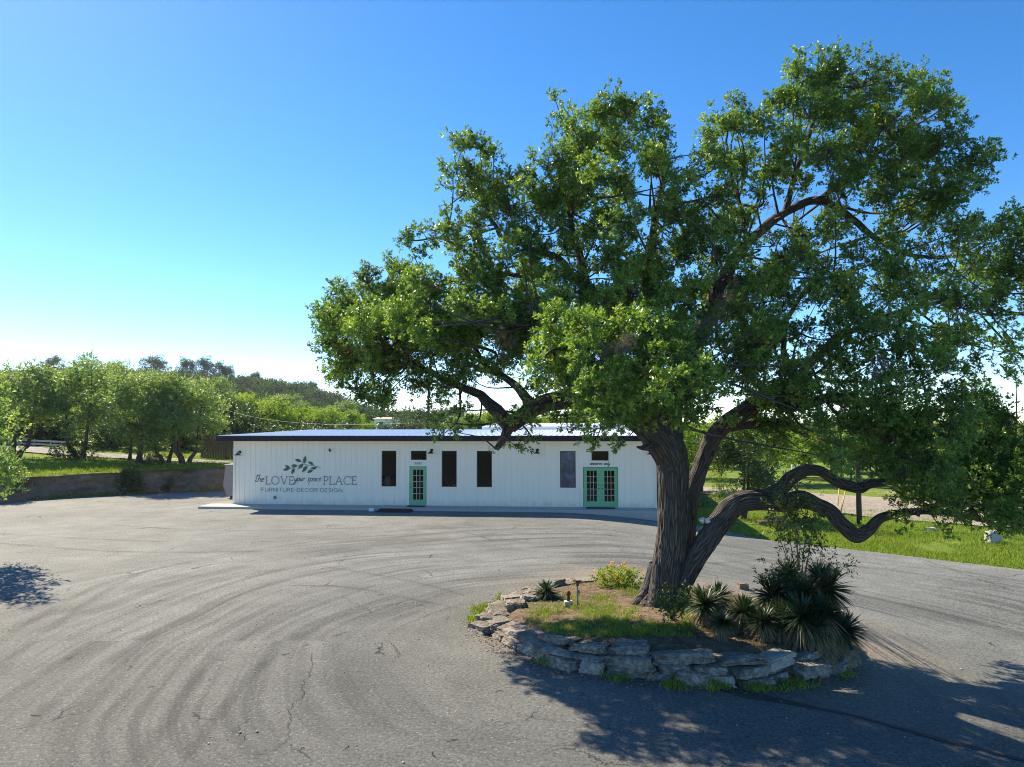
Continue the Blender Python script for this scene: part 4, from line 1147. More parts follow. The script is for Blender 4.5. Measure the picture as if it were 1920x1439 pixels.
# right low limb
limb(((1268, 1120, 20, Yb - .05), (1281, 1087, 17, Yb - .1), (1301, 1050, 17, Yb - .15), (1320, 1018, 19.5, Yb - .2), (1349, 980, 20.5, Yb - .2), (1373, 952, 20.5, Yb - .25), (1404, 938, 19.5, Yb - .3), (1446, 940, 18.5, Yb - .3), (1478, 944, 17, Yb - .3), (1505, 938, 15, Yb - .3), (1534, 949, 13, Yb - .3), (1560, 962, 13, Yb - .3), (1582, 985, 13, Yb - .3), (1606, 1005, 13, Yb - .3), (1630, 993, 10.5, Yb - .3), (1655, 970, 8.5, Yb - .3), (1715, 960, 6.5, Yb - .2), (1780, 962, 5.5, Yb), (1850, 978, 4.5, Yb + .1), (1890, 1000, 3, Yb + .2)), 72, .026, 11, .045, .66)
limb(((1440, 935, 15, Yb - .3), (1462, 918, 13, Yb - .3), (1481, 903, 12, Yb - .3), (1509, 886, 11, Yb - .3), (1545, 888, 10, Yb - .3), (1580, 904, 9.5, Yb - .3), (1606, 916, 10, Yb - .3), (1632, 909, 9, Yb - .3), (1660, 902, 7.5, Yb - .3), (1730, 890, 6, Yb - .4), (1810, 870, 5, Yb - .5), (1890, 880, 3, Yb - .5)), 40, .022, 11, .06, .5)
# left low fork
limb(((955, 800, 13, Yb + .5), (925, 765, 12.5, Yb + .7), (890, 735, 11.5, Yb + 1), (840, 716, 10, Yb + 1.4), (790, 690, 8, Yb + 1.8), (740, 660, 6, Yb + 2.1), (690, 620, 4.5, Yb + 2.3), (620, 600, 2.5, Yb + 2.4)), 20, .018, 10, .08)
limb(((955, 800, 11, Yb + .5), (945, 822, 8, Yb + .45), (935, 843, 5, Yb + .4)), 12, .02, 10, .05)
limb(((1000, 765, 11, Yb + .3), (960, 720, 11, Yb + .5), (920, 690, 9, Yb + .9), (880, 640, 7, Yb + 1.3), (820, 590, 5, Yb + 1.6), (740, 550, 3, Yb + 1.8)), 16, .015, 10, .1)
limb(((1125, 640, 9, Yb + .2), (1060, 620, 8, Yb - .5), (1010, 600, 6, Yb - .8), (960, 590, 4, Yb - .8)), 12, .012, 9, .1)
limb(((1210, 790, 12, Yb - .3), (1200, 730, 10, Yb - 1.2), (1180, 680, 8, Yb - 2.0), (1120, 650, 6, Yb - 2.6), (1060, 660, 4, Yb - 2.8)), 14, .014, 9, .1)
limb(((1200, 730, 8, Yb - 1.2), (1260, 690, 7, Yb - 2.2), (1320, 690, 4, Yb - 2.7)), 12, .012, 9, .1)
# root flare lobes
for dx_, dy_, rr_ in ((-.75, -.05, .16), (-.35, -.6, .17), (.35, -.45, .15), (.6, .2, .14), (-.45, .5, .14)):
    p0 = Vector((dx_ * .16, dy_ * .16, .95)); p1 = Vector((dx_ * .42, dy_ * .42, .34)); p2 = Vector((dx_ * .95, dy_ * .95, -.1))
    P, Rr = resample([p0, p1, p2], [.16, rr_ * 1.15, .10], .05); tb.add(P, Rr, 28, .025, 12, R_.uniform(0, 9))
# broken stub
P, Rr = br((1225, 838, 8, Yb - .5), (1205, 840, 5, Yb - .6), (1194, 838, 1.5, Yb - .62), step=.05); tb.add(P, Rr, 10, .015, 12)

# clumps of foliage: px, py, radius px, depth offset
CL = []
def C_(y, *t):
    for a in t: CL.append((a[0], a[1], a[2], OY + y + (a[3] if len(a) > 3 else 0)))
C_(2.2, (603, 595, 30), (640, 572, 38), (690, 535, 36), (742, 512, 30), (740, 560, 45), (660, 620, 50), (720, 620, 55), (620, 650, 34), (655, 690, 42), (700, 690, 50), (665, 735, 28), (760, 680, 50), (790, 600, 52), (830, 650, 55), (720, 745, 34), (790, 725, 30))
C_(1.6, (800, 545, 44), (860, 580, 52), (860, 520, 38), (725, 497, 20), (870, 700, 38), (835, 730, 28), (900, 620, 45))
C_(1.7, (765, 452, 24), (795, 438, 22), (830, 440, 30), (870, 455, 32), (905, 478, 34), (800, 475, 20))
C_(1.5, (848, 262, 22), (870, 275, 26), (900, 280, 28), (925, 290, 22), (850, 320, 26), (885, 340, 36), (835, 350, 18), (930, 345, 36), (975, 340, 30), (1000, 355, 30), (915, 390, 34), (960, 400, 38), (1010, 400, 30), (900, 425, 26))
C_(1.0, (940, 540, 45), (960, 480, 30), (1000, 520, 40), (1010, 470, 32), (945, 600, 45), (990, 570, 42))
C_(.9, (1040, 182, 15), (1065, 215, 24), (1035, 245, 24), (1080, 250, 34), (1045, 300, 32), (1100, 300, 42), (1150, 175, 22), (1130, 215, 34), (1175, 220, 38), (1218, 195, 22), (1225, 235, 34), (1160, 280, 44), (1215, 290, 42), (1050, 350, 36), (1100, 360, 42), (1165, 350, 42), (1240, 310, 30), (1130, 410, 34), (1060, 420, 34), (1190, 410, 32), (1270, 350, 30), (1270, 410, 32), (1240, 470, 28), (1150, 470, 34))
C_(.9, (1372, 190, 22), (1345, 215, 20), (1400, 205, 24), (1330, 250, 26), (1380, 245, 36), (1320, 300, 30), (1365, 310, 38), (1300, 340, 30), (1345, 365, 36), (1400, 310, 34), (1435, 225, 34), (1430, 350, 30), (1310, 430, 30), (1360, 430, 28))
C_(.6, (1500, 105, 20), (1535, 100, 24), (1570, 112, 28), (1610, 105, 24), (1655, 125, 24), (1495, 150, 34), (1550, 165, 48), (1615, 165, 50), (1680, 165, 42), (1725, 150, 26), (1760, 155, 22), (1470, 200, 36), (1520, 225, 52), (1590, 230, 56), (1660, 235, 56), (1725, 215, 46), (1775, 200, 32), (1785, 245, 40), (1480, 280, 46), (1550, 300, 54), (1620, 305, 56), (1690, 300, 56), (1755, 295, 50), (1815, 235, 20), (1815, 290, 40), (1855, 310, 30), (1860, 275, 16), (1500, 350, 38), (1580, 355, 40), (1660, 365, 48), (1730, 360, 48), (1795, 350, 40), (1838, 345, 24), (1450, 320, 34))
C_(.9, (1690, 430, 48), (1750, 420, 46), (1805, 425, 40), (1850, 450, 40), (1890, 420, 34), (1925, 440, 44), (1900, 480, 44), (1560, 450, 36), (1620, 490, 44), (1680, 500, 50), (1750, 490, 50), (1830, 500, 48), (1890, 530, 44), (1940, 520, 50), (1500, 480, 34), (1540, 520, 40), (1960, 440, 50), (1960, 590, 50))
C_(-.2, (1430, 520, 38), (1470, 560, 44), (1530, 570, 46), (1600, 560, 52), (1670, 570, 52), (1740, 560, 50), (1800, 580, 46), (1860, 590, 36), (1440, 610, 40), (1500, 630, 36), (1560, 640, 40), (1760, 640, 44), (1810, 640, 34), (1880, 560, 30), (1830, 690, 26), (1400, 470, 26), (1400, 560, 30), (1900, 590, 24), (1900, 640, 26))
C_(-1.4, (1610, 610, 48), (1670, 630, 50), (1720, 660, 48), (1640, 680, 46), (1580, 690, 40), (1700, 720, 50), (1770, 700, 44), (1500, 690, 26), (1520, 740, 40), (1580, 750, 48), (1640, 760, 52), (1710, 780, 54), (1780, 770, 48), (1530, 790, 36), (1600, 810, 48), (1670, 830, 54), (1740, 840, 52), (1800, 820, 42), (1640, 870, 40), (1700, 890, 42), (1575, 850, 34), (1760, 890, 44))
C_(.2, (1850, 770, 44), (1830, 740, 30), (1880, 800, 40), (1840, 840, 44), (1900, 850, 48), (1820, 900, 50), (1880, 920, 50), (1930, 900, 50), (1770, 930, 40), (1830, 955, 38), (1890, 970, 40), (1930, 980, 36), (1730, 935, 34), (1690, 945, 26), (1790, 965, 24), (1860, 1000, 20), (1700, 985, 16, -.2), (1770, 1000, 14), (1960, 860, 50), (1970, 960, 50))
C_(-2.3, (1040, 610, 36), (1100, 620, 44), (1160, 630, 46), (1220, 620, 40), (1035, 660, 42), (1090, 675, 48), (1150, 690, 50), (1215, 680, 50), (1270, 680, 44), (1310, 700, 42), (1340, 730, 30), (1060, 720, 42), (1120, 740, 46), (1180, 745, 46), (1240, 735, 46), (1290, 745, 42), (1320, 765, 26), (1090, 775, 34), (1150, 780, 36), (1030, 720, 26), (1260, 775, 30), (1000, 690, 34), (1290, 790, 18), (1195, 600, 36), (1270, 640, 36))
C_(.7, (1010, 600, 40), (1060, 570, 40), (1120, 570, 36), (1180, 560, 36), (1250, 570, 38), (1290, 600, 36), (1050, 530, 36), (1250, 520, 30), (960, 640, 42), (930, 680, 34), (990, 640, 36), (1010, 740, 26), (1360, 640, 34), (1380, 690, 36), (1320, 640, 34), (1340, 600, 30), (1400, 640, 34))
C_(.3, (985, 800, 24), (1000, 830, 18), (965, 835, 16), (1100, 815, 24), (1140, 810, 22), (1065, 800, 22), (975, 770, 18), (1115, 840, 10), (1160, 840, 9), (1040, 780, 20), (930, 800, 14))
C_(.9, (815, 790, 18), (840, 775, 18), (850, 810, 12), (825, 820, 10), (880, 790, 12), (810, 755, 14), (870, 760, 14))
C_(2.6, (1420, 800, 34), (1480, 790, 38), (1540, 820, 40), (1600, 850, 36), (1450, 840, 34), (1510, 850, 30), (1390, 830, 26), (1560, 870, 24), (1460, 750, 34), (1400, 760, 26), (1660, 880, 36), (1500, 730, 30))
C_(1.2, (1255, 385, 30), (1300, 400, 28), (1345, 470, 30), (1230, 530, 32), (1320, 530, 28), (1275, 455, 28), (1180, 440, 28), (1400, 540, 30), (1395, 495, 26), (1450, 460, 22), (1160, 580, 34), (1060, 470, 30), (1130, 500, 26), (1480, 500, 28))
C_(1.4, (1300, 480, 36), (1350, 495, 30), (1290, 545, 34), (1330, 440, 28), (1200, 490, 34), (1170, 530, 32), (1450, 505, 32), (1500, 440, 28), (1420, 395, 22), (1560, 430, 34), (1380, 590, 32), (1270, 490, 26), (1230, 560, 30))
C_(.9, (1430, 680, 40), (1480, 700, 40), (1440, 735, 34), (1395, 715, 30), (1500, 745, 34), (1370, 790, 20), (1420, 640, 34), (1460, 770, 26))
C_(.4, (1895, 665, 26), (1862, 655, 24), (1905, 700, 22))
C_(3.6, (1150, 600, 46), (1260, 620, 46), (1350, 560, 44), (1450, 520, 40), (1300, 680, 36), (1420, 650, 40), (1560, 690, 36), (1200, 520, 40), (1380, 420, 36), (1080, 640, 36))
C_(.3, (625, 605, 34), (680, 612, 40), (740, 600, 42), (700, 670, 32), (800, 620, 42), (760, 565, 34))
C_(.6, (2030, 470, 46), (2070, 600, 50), (2120, 700, 46), (2050, 850, 40), (2150, 560, 44))
C_(.9, (1720, 860, 42), (1780, 885, 42), (1840, 885, 44), (1890, 905, 42), (1760, 820, 42), (1820, 800, 38), (1800, 935, 34), (1860, 955, 34), (1740, 905, 34), (1900, 965, 34), (1690, 905, 26), (1660, 850, 30))
C_(-1.3, (1180, 790, 30), (1225, 785, 26), (1262, 785, 24), (1300, 790, 20), (1330, 770, 24), (1370, 745, 26), (1345, 700, 30))
C_(1.2, (860, 420, 24), (830, 395, 16), (1000, 440, 32), (960, 440, 30), (1030, 380, 32), (1000, 300, 22), (1060, 380, 32), (900, 560, 34), (840, 600, 38), (780, 520, 26), (1100, 450, 34), (1140, 420, 30), (1085, 520, 30))
cen, rad = [], []
for a, b, r, y in CL:
    cen.append(at(a, b, y) - ox); rad.append(r * y / FPX)
    if r > 26:
        for q in range(1 if r < 40 or a > 1450 else 2):
            if a > 1450 and R_.random() < .45: continue
            y2 = y + R_.uniform(.7, 1.9) * (1 if R_.random() < .6 else -1)
            cen.append(at(a + R_.uniform(-.45, .45) * r, b + R_.uniform(-.4, .4) * r, y2) - ox); rad.append(r * .8 * y2 / FPX)
cen = np.array([list(c) for c in cen]); rad = np.array(rad)
r1 = np.random.default_rng(3)
def subclumps(r, C, Rd, n, f=.36, up=.25):
    c2, r2_, par = [], [], []
    for i, (c, q) in enumerate(zip(C, Rd)):
        m = max(3, int(n * (1 if q > .3 else .6)))
        for k in range(m):
            d = r.normal(size=3); d /= np.linalg.norm(d); d[2] += up; d /= np.linalg.norm(d)
            c2.append(np.asarray(c) + d * q * r.uniform(.45, .95)); r2_.append(q * f * r.uniform(.7, 1.35)); par.append(i)
    return np.array(c2), np.array(r2_), np.array(par)
sc2, sr2, spar = subclumps(r1, cen, rad, 9)
thin = r1.random(len(sc2)) > np.where((cen[spar][:, 0] > 3.5) & (cen[spar][:, 2] > 5), .14, .04)
sc2, sr2, spar = sc2[thin], sr2[thin], spar[thin]
pt = np.clip(r1.normal(.48, .12, len(cen)) + .16 * ((cen[:, 1] < -.9) & (cen[:, 0] < 2.0)), .2, .85)
Vl, Fl, Tl, tbase, tdir, tidx = crown_leaves(r1, sc2, sr2, 470, 12, .13, .081, .48, .85, ctint=np.clip(pt[spar] + r1.normal(0, .11, len(spar)), .1, .95))
tidx = spar[tidx]
crown = link('crown', mesh_np('crown', Vl, [Fl], M['oak_leaf'], {'tint': ('FLOAT', Tl)}), oak)
NLEAF = len(Fl) // 2
# small branches to each clump, twigs inside it
SP = np.vstack([s[0] for s in SK]); SR = np.concatenate([s[1] for s in SK])
for i in range(len(cen)):
    dd = np.linalg.norm(SP - cen[i], axis=1)
    ok_ = np.where(dd < dd.min() * 1.3 + .15)[0]; j = int(r1.choice(ok_)); a = SP[j]; b = cen[i]; L = dd[j]
    mid = (a + b) / 2 + r1.normal(0, .11 * L, 3) + [0, 0, -.06 * L]
    P, Rr = resample([a, mid, b], [min(SR[j] * .5, .008 + .012 * L), .006 + .007 * L, .006], .14)
    if len(P) > 2: tb.add(P, Rr, 6)
for k in range(0, len(tbase), 4):
    c = cen[tidx[k]]; P = np.array([c + (tbase[k] - c) * .15, c + (tbase[k] - c) * .6 + r1.normal(0, .03, 3), tbase[k] + tdir[k] * .1])
    tb.add(P, [.008, .006, .003], 3)
link('trunk', tb.mesh('trunk', M['oak_bark']), oak)
# brown dead sprays and grey ball moss
dc = [(650, 660, 22, OY + 1.7), (675, 655, 18, OY + 1.6), (700, 690, 20, OY + 1.7), (740, 655, 20, OY + 1.6), (690, 640, 12, OY + 1.6), (1340, 275, 12, OY + .2), (1325, 340, 14, OY + .2), (1290, 300, 10, OY + .2), (1640, 800, 12, OY - 2.0), (1480, 470, 16, OY), (1450, 430, 18, OY), (1560, 390, 14, OY + .2), (785, 740, 12, OY + 1.4)]
V_, F_, T_, *_r = crown_leaves(r1, [list(at(a, b, y) - ox) for a, b, r, y in dc], [r * y / FPX for a, b, r, y in dc], 190, 9, .16, .075, .4)
o = link('dead_leaves', mesh_np('dead_leaves', V_, [F_], M['dead_leaf'], {'tint': ('FLOAT', T_)}), oak); o['label'] = 'rust brown dead leaf sprays'
mc, mr = [], []
for i in r1.integers(0, len(SP), 260):
    if SP[i][2] > 2.3 and SR[i] < .28:
        mc.append(SP[i] + r1.normal(0, 1, 3) * SR[i]); mr.append(r1.uniform(.05, .13))
for a, b, y in ((1100, 545, Yb + .15), (1115, 570, Yb + .1), (1085, 540, Yb + .2), (1105, 600, Yb), (1130, 555, Yb + .1), (935, 640, OY), (950, 655, OY), (1010, 575, OY), (1360, 570, OY - .2), (1340, 600, OY), (1375, 545, OY), (1320, 620, OY), (1650, 690, OY - 1.9), (1530, 680, OY - .5), (1180, 640, OY - 2.9), (1140, 660, OY - 2.9), (1165, 655, OY - 3)):
    for q in range(4):
        mc.append(list(at(a + R_.uniform(-12, 12), b + R_.uniform(-14, 14), y) - ox)); mr.append(R_.uniform(.06, .13))
V_, F_, T_, *_r = crown_leaves(r1, mc, mr, 2600, 7, .05, .07, .10, 1.0)
link('ball_moss', mesh_np('ball_moss', V_, [F_], M['moss'], {'tint': ('FLOAT', T_)}), oak)
print('oak leaves', NLEAF, 'clumps', len(cen))

# floodlight in the fork
fp = at(1322, 992, Yb - .15)
o = empty('floodlight', tuple(fp), 0, 'twin head white floodlight fixed in the fork of the oak', 'floodlight')
mb = MB(); mb.box(-.05, .05, -.04, .04, -.09, .05); mb.build('junction_box', M['rust'], o, bevel=.01)
for d in (Vector((-.35, -.25, .75)).normalized(), Vector((.15, -.5, .7)).normalized()):
    s0 = Vector((0, 0, .03)); pts = [s0 + d * t for t in (0, .06, .12, .2, .24, .245)]
    mb = MB(); mb.tube([tuple(p) for p in pts[:3]], [.02, .022, .028], 10); h_ = mb.build('socket', M['black'], o, True)
    mb = MB(); mb.tube([tuple(p) for p in pts[2:]], [.028, .055, .075, .06], 14); mb.build('lamp_head', M['white_paint'], o, True)

# ------------------------------------------------------------------ plants on the island
def yucca_meshes(seed, n=210, L=.74):
    r = np.random.default_rng(seed)
    z = r.uniform(-.35, 1, n); a = r.uniform(0, 2 * math.pi, n); q = np.sqrt(np.maximum(0, 1 - np.clip(z, -1, 1) ** 2))
    A = np.stack([q * np.cos(a), q * np.sin(a), z], 1); A = unit(A)
    def blades(A, L, w, tint, sag):
        V, F, T = [], [], []
        for i in range(len(A)):
            S = np.cross(A[i], [0, 0, 1.]); S /= np.linalg.norm(S) + 1e-6
            l = L * r.uniform(.7, 1.1); N_ = np.cross(S, A[i]); b = len(V)
            for t, ww in ((.04, .7), (.35, 1), (.7, .75), (1, .05)):
                p = A[i] * l * t + np.array([0, 0, -sag * l * t * t])
                for s in (-1, 0, 1): V.append(p + S * s * w * ww * .5 + N_ * (abs(s) * w * .22 * ww)); T.append(np.clip(tint + r.normal(0, .16), 0, 1))
            for k in range(3):
                for s in (0, 1): F.append((b + k * 3 + s, b + k * 3 + s + 1, b + k * 3 + s + 4, b + k * 3 + s + 3))
        return V, np.array(F), T
    V, F, T = blades(A, L, .05, .5, .14)
    g = mesh_np('foliage', V, [F], M['yucca_leaf'], {'tint': ('FLOAT', T)})
    m = 90; a = r.uniform(0, 2 * math.pi, m); z = r.uniform(-.9, -.3, m); q = np.sqrt(1 - z * z)
    V, F, T = blades(np.stack([q * np.cos(a), q * np.sin(a), z], 1), L * .85, .032, .4, .25)
    d = mesh_np('dead_leaves', V, [F], M['straw'], {'tint': ('FLOAT', T)})
    return g, d
YM = [yucca_meshes(s) for s in (1, 2, 3)]
YL = ['tallest yucca, standing at the back left of the dark cluster', 'yucca with a fan of leaves at the right of the tall cluster', 'yucca in the middle of the dark cluster', 'yucca at the left flank of the dark cluster',
      'yucca low in front of the dark cluster just behind the stones', 'round yucca standing alone at the right edge of the stone edging', 'yucca beside the ivy at the right foot of the oak', 'small bright yucca between the oak foot and the dark cluster',
      'smallest low yucca behind the front stones right of the oak', 'yucca leaning over the stones below the dark cluster', 'yucca tucked behind the one beside the ivy', 'yucca filling the right back of the dark cluster', 'stemless yucca low at the front left of the dark cluster', 'stemless yucca between the driftwood and the dark cluster', 'stemless yucca at the foot of the tall cluster, right of its middle', 'stemless yucca low at the back of the dark cluster', 'small stemless yucca at the far left foot of the dark cluster']
for i, (px, py, y, s) in enumerate(((1476, 1068, 15.7, .85), (1548, 1092, 15.3, 1.15), (1508, 1108, 15.0, 1.1), (1448, 1112, 15.3, 1.0), (1500, 1150, 14.3, 1.05), (1580, 1176, 14.8, 1.0), (1322, 1112, 15.2, .95), (1392, 1122, 14.9, .85), (1352, 1147, 14.3, .62), (1545, 1140, 14.4, 1.0), (1345, 1098, 15.8, .8), (1535, 1068, 15.9, .85), (1462, 1158, 14.6, .95), (1432, 1160, 14.4, .7), (1530, 1168, 14.3, .9), (1490, 1130, 15.0, 1.0), (1415, 1148, 14.7, .7))):
    p = at(px, py, y); gz = islH(p.x, p.y)
    o = empty('yucca', (p.x, p.y, gz), R_.uniform(0, 6), YL[i], 'yucca', 'yuccas on the tree island')
    h = max(.08, (p.z - gz) * (.6 if px < 1430 else .9))
    g, d = YM[i % 3]
    f = link('foliage', g, o); f.location = (0, 0, h); f.scale = (s * .78,) * 3; f.rotation_euler = (R_.uniform(-.25, .25), R_.uniform(-.25, .25), 0)
    f = link('dead_leaves', d, o); f.location = (0, 0, h); f.scale = (s * .95,) * 3
    if h > .35:
        f = link('dead_leaves', d, o); f.location = (0, 0, h * .62); f.scale = (s * .8, s * .8, s * 1.1); f.rotation_euler = (0, 0, 1.1)
    t_ = TB(); t_.add([(0, 0, -.05), (.02, .01, h * .5), (0, 0, h)], [.07, .06, .05], 10); link('stem', t_.mesh('stem', M['tree_bark']), o)

def bush(name, label, cat, base, clumps, mat, L, dens, lpt=8, tl=.15, aspect=.45, droop=0, seed=1, stems=None, tint=None, stem_r=.012, group=None):
    """clumps: world centres + radius"""
    base = Vector(base); r = np.random.default_rng(seed)
    o = empty(name, tuple(base), 0, label, cat, group)
    C = [list(Vector(c[:3]) - base) for c in clumps]; Rd = [c[3] for c in clumps]
    V, F, T, *_q = crown_leaves(r, C, Rd, dens, lpt, tl, L, aspect, .9, droop, ctint=None)
    link('foliage', mesh_np('foliage', V, [F], M[mat], {'tint': ('FLOAT', T)}), o)
    t_ = TB()
    for c in C:
        c = np.array(c); P, Rr = resample([(0, 0, -.05), c * .5 + r.normal(0, .03, 3) + [0, 0, .06], c], [stem_r * 1.6, stem_r, stem_r * .5], .12)
        if len(P) > 2: t_.add(P, Rr, 6)
    link('stem', t_.mesh('stem', M['tree_bark']), o)
    return o
def cl(y, *t): return [tuple(at(a, b, y + (q[0] if q else 0))) + (r * y / FPX,) for a, b, r, *q in t]
bush('sapling', 'thin leafy sapling rising behind the yuccas under the curved limb', 'sapling', isl(1500, 1125), cl(15.9, (1490, 925, 24), (1470, 955, 30), (1515, 950, 26), (1490, 985, 30), (1455, 990, 16), (1525, 985, 20), (1500, 1015, 20), (1520, 1020, 14), (1470, 1020, 12)), 'dark_leaf', .11, 330, 9, .22, .34, .35, 5, stem_r=.012)
bush('sapling', 'short leafy sapling leaning right out of the yucca cluster', 'sapling', isl(1545, 1128), cl(15.4, (1560, 1052, 18), (1580, 1066, 16), (1545, 1060, 14)), 'dark_leaf', .09, 360, 9, .2, .34, .3, 6)
bush('evergreen_shrub', 'dark leafy shrub wrapped by the tall yuccas on the island', 'shrub', isl(1450, 1120), cl(15.5, (1442, 1070, 20), (1470, 1088, 22), (1490, 1060, 18), (1436, 1092, 16)), 'dark_leaf', .08, 480, 8, .14, .4, .1, 7)
bush('evergreen_shrub', 'small dark leafy shrub growing against the right foot of the oak', 'shrub', isl(1258, 1160), cl(14.9, (1252, 1118, 20), (1245, 1140, 20), (1275, 1125, 18), (1262, 1148, 18), (1290, 1110, 12)), 'dark_leaf', .07, 800, 8, .1, .5, 0, 8)
lb = isl(1160, 1100)
bush('lantana_bush', 'low bright green bush dotted with orange flowers left of the oak trunk', 'bush', lb, [(lb.x + a, lb.y + b, lb.z + c, r) for a, b, c, r in ((-.45, 0, .2, .24), (-.15, .1, .26, .28), (.15, 0, .25, .28), (.45, .1, .22, .25), (0, -.25, .14, .24), (-.3, -.2, .14, .2), (.35, -.2, .14, .22), (.1, .3, .24, .24), (-.3, .3, .2, .22))], 'pale_leaf', .065, 620, 8, .09, .55, 0, 9, stem_r=.008)
lant = bpy.data.objects['lantana_bush']
V, F, T, *_q = crown_leaves(np.random.default_rng(4), [(a, b, c + .08) for a, b, c in ((-.55, 0, .28), (-.2, .1, .38), (.15, 0, .38), (.5, .1, .32), (0, -.3, .22), (-.4, -.2, .22), (.3, .25, .4), (-.1, .35, .4))], [.2] * 8, 420, 3, .03, .035, .9)
link('flowers', mesh_np('flowers', V, [F], M['flower'], {'tint': ('FLOAT', T)}), lant)
# strappy plant with pale base
gb = isl(1025, 1122)
o = empty('strap_leaf_plant', tuple(gb), 0, 'strappy plant with pale lower leaves at the left of the island', 'plant')
f = link('foliage', YM[1][0], o); f.location = (0, 0, .12); f.scale = (.62, .62, .62)
f = link('dead_leaves', YM[1][1], o); f.location = (0, 0, .22); f.scale = (.6, .6, .6)
# stake, pump, rock, driftwood
p = isl(1083, 1136)
o = empty('marker_stake', tuple(p), 0, 'thin grey stake with rusty top standing left of the oak', 'stake')
mb = MB(); mb.box(-.018, .018, -.012, .012, -.1, .46); mb.build('post', M['grey_metal'], o)
mb = MB(); mb.box(-.03, .03, -.02, .02, .462, .56); mb.box(-.1, .1, -.012, .012, .56, .59); mb.build('bracket', M['rust'], o)
mb = MB(); mb.box(.0181, .06, -.006, .006, .26, .36); mb.build('tag_plate', M['grey_metal'], o)
p = isl(1066, 1137)
o = empty('water_valve', tuple(p), 0, 'rusty valve head on a small concrete block beside the stake', 'valve')
mb = MB(); mb.box(-.10, .10, -.09, .09, -.08, .12); mb.build('concrete_block', M['concrete'], o, bevel=.015)
mb = MB(); mb.lathe([(.0, .12), (.035, .12), (.04, .2), (.028, .22), (.05, .26), (.055, .31), (.03, .35), (0, .36)], (0, 0, .001), 12); mb.build('valve_head', M['rust'], o, True)
p = isl(1393, 1108); o = link('grey_rock', rock_mesh('grey_rock', (.3, .26, .26), 8.8, M['stone'])); o.location = (p.x, p.y, p.z + .1); tag(o, 'small pale round rock behind the yuccas on the island', 'rock')
p = isl(1380, 1190)
o = empty('driftwood', tuple(p), .2, 'grey splintered driftwood lying on the soil behind the front stones', 'driftwood')
t_ = TB()
for k in range(9):
    x = -.28 + k * .07; P, Rr = resample([(x, 0, .0), (x + .04, -.03, .06 + .03 * (k % 3)), (x - .05, -.08, .12 + .05 * (k % 2))], [.022, .016, .006], .05); t_.add(P, Rr, 6)
P, Rr = resample([(-.4, .02, .03), (0, 0, .05), (.4, -.02, .03)], [.03, .035, .02], .06); t_.add(P, Rr, 8)
link('wood', t_.mesh('wood', M['moss']), o)

# grass and litter on the island, weeds round the stones
def tufts(name, pts, h, blades, spread, mat, seed, w=.012):
    r = np.random.default_rng(seed); pts = np.array(pts); n = len(pts)
    idx = np.repeat(np.arange(n), blades); m = len(idx)
    P = pts[idx] + np.concatenate([r.normal(0, spread, (m, 2)), np.zeros((m, 1))], 1)
    A = unit(np.concatenate([r.normal(0, .45, (m, 2)), np.full((m, 1), 1.0)], 1))
    Nn = unit(np.concatenate([r.normal(0, 1, (m, 2)), np.full((m, 1), .1)], 1))
    hh_ = h * r.uniform(.5, 1.3, m) * np.repeat(r.uniform(.6, 1.3, n), blades)
    t = np.clip(np.repeat(r.normal(.5, .15, n), blades) + r.normal(0, .15, m), 0, 1)
    V, F, T = leafgeo(P, A, Nn, hh_, np.full(m, w), t)
    return link(name, mesh_np(name, V, [F], M[mat], {'tint': ('FLOAT', T)}))
pts = []
r2 = np.random.default_rng(21)
while len(pts) < 1400:
    px, py = r2.uniform(990, 1300), r2.uniform(1095, 1195)
    if mn.noise(Vector((px * .02, py * .04, 2))) + .16 + (py - 1140) * .007 < r2.uniform(-.1, .4): continue
    p = isl(px, py)
    if math.hypot(p.x - PCX, p.y - PCY) > PR - .35 or math.hypot(p.x - 3.2, p.y - 15.3) < .5: continue
    pts.append((p.x, p.y, p.z))
for k in range(260):
    p = isl(r2.uniform(1285, 1470), r2.uniform(1105, 1185))
    if mn.noise(Vector((p.x * 2.2, p.y * 2.2, 3))) > -.05: pts.append((p.x, p.y, p.z))
tag(tufts('grass', pts, .09, 10, .05, 'grass', 5, .009), kind='stuff')
pts = []
for a, r0, n in ((183, 4.75, 26), (176, 4.7, 14), (168, 4.75, 22), (152, 4.6, 16), (262, 4.62, 22), (248, 4.65, 8), (272, 4.6, 14), (282, 4.6, 18), (290, 4.6, 10), (296, 4.62, 10), (228, 4.6, 6), (316, 4.62, 8)):
    for k in range(n):
        q = math.radians(a + r2.normal(0, 2.0)); rr_ = r0 * PR / 4.12 + r2.normal(0, .09)
        x, y = PCX + rr_ * math.cos(q), PCY + rr_ * math.sin(q); pts.append((x, y, G(x, y)))
tag(tufts('weeds', pts, .15, 16, .06, 'grass', 6, .014), kind='stuff')
# fallen leaves
P = []
while len(P) < 5200:
    a = r2.uniform(0, 2 * math.pi); q = abs(r2.normal(0, .28))
    rr_ = PR + .28 + q if r2.random() < .62 else PR * math.sqrt(r2.random()) * .93
    x, y = PCX + rr_ * math.cos(a), PCY + rr_ * math.sin(a)
    z = max(islH(x, y), G(x, y)) + .012
    P.append((x, y, z))
P = np.array(P); n = len(P)
A = unit(np.concatenate([r2.normal(0, 1, (n, 2)), r2.normal(0, .15, (n, 1))], 1)); Nn = unit(np.concatenate([r2.normal(0, .3, (n, 2)), np.ones((n, 1))], 1))
V, F, T = leafgeo(P, A, Nn, r2.uniform(.04, .075, n), r2.uniform(.02, .035, n), r2.uniform(0, 1, n))
tag(link('fallen_leaves', mesh_np('fallen_leaves', V, [F], M['litter'], {'tint': ('FLOAT', T)})), kind='stuff')
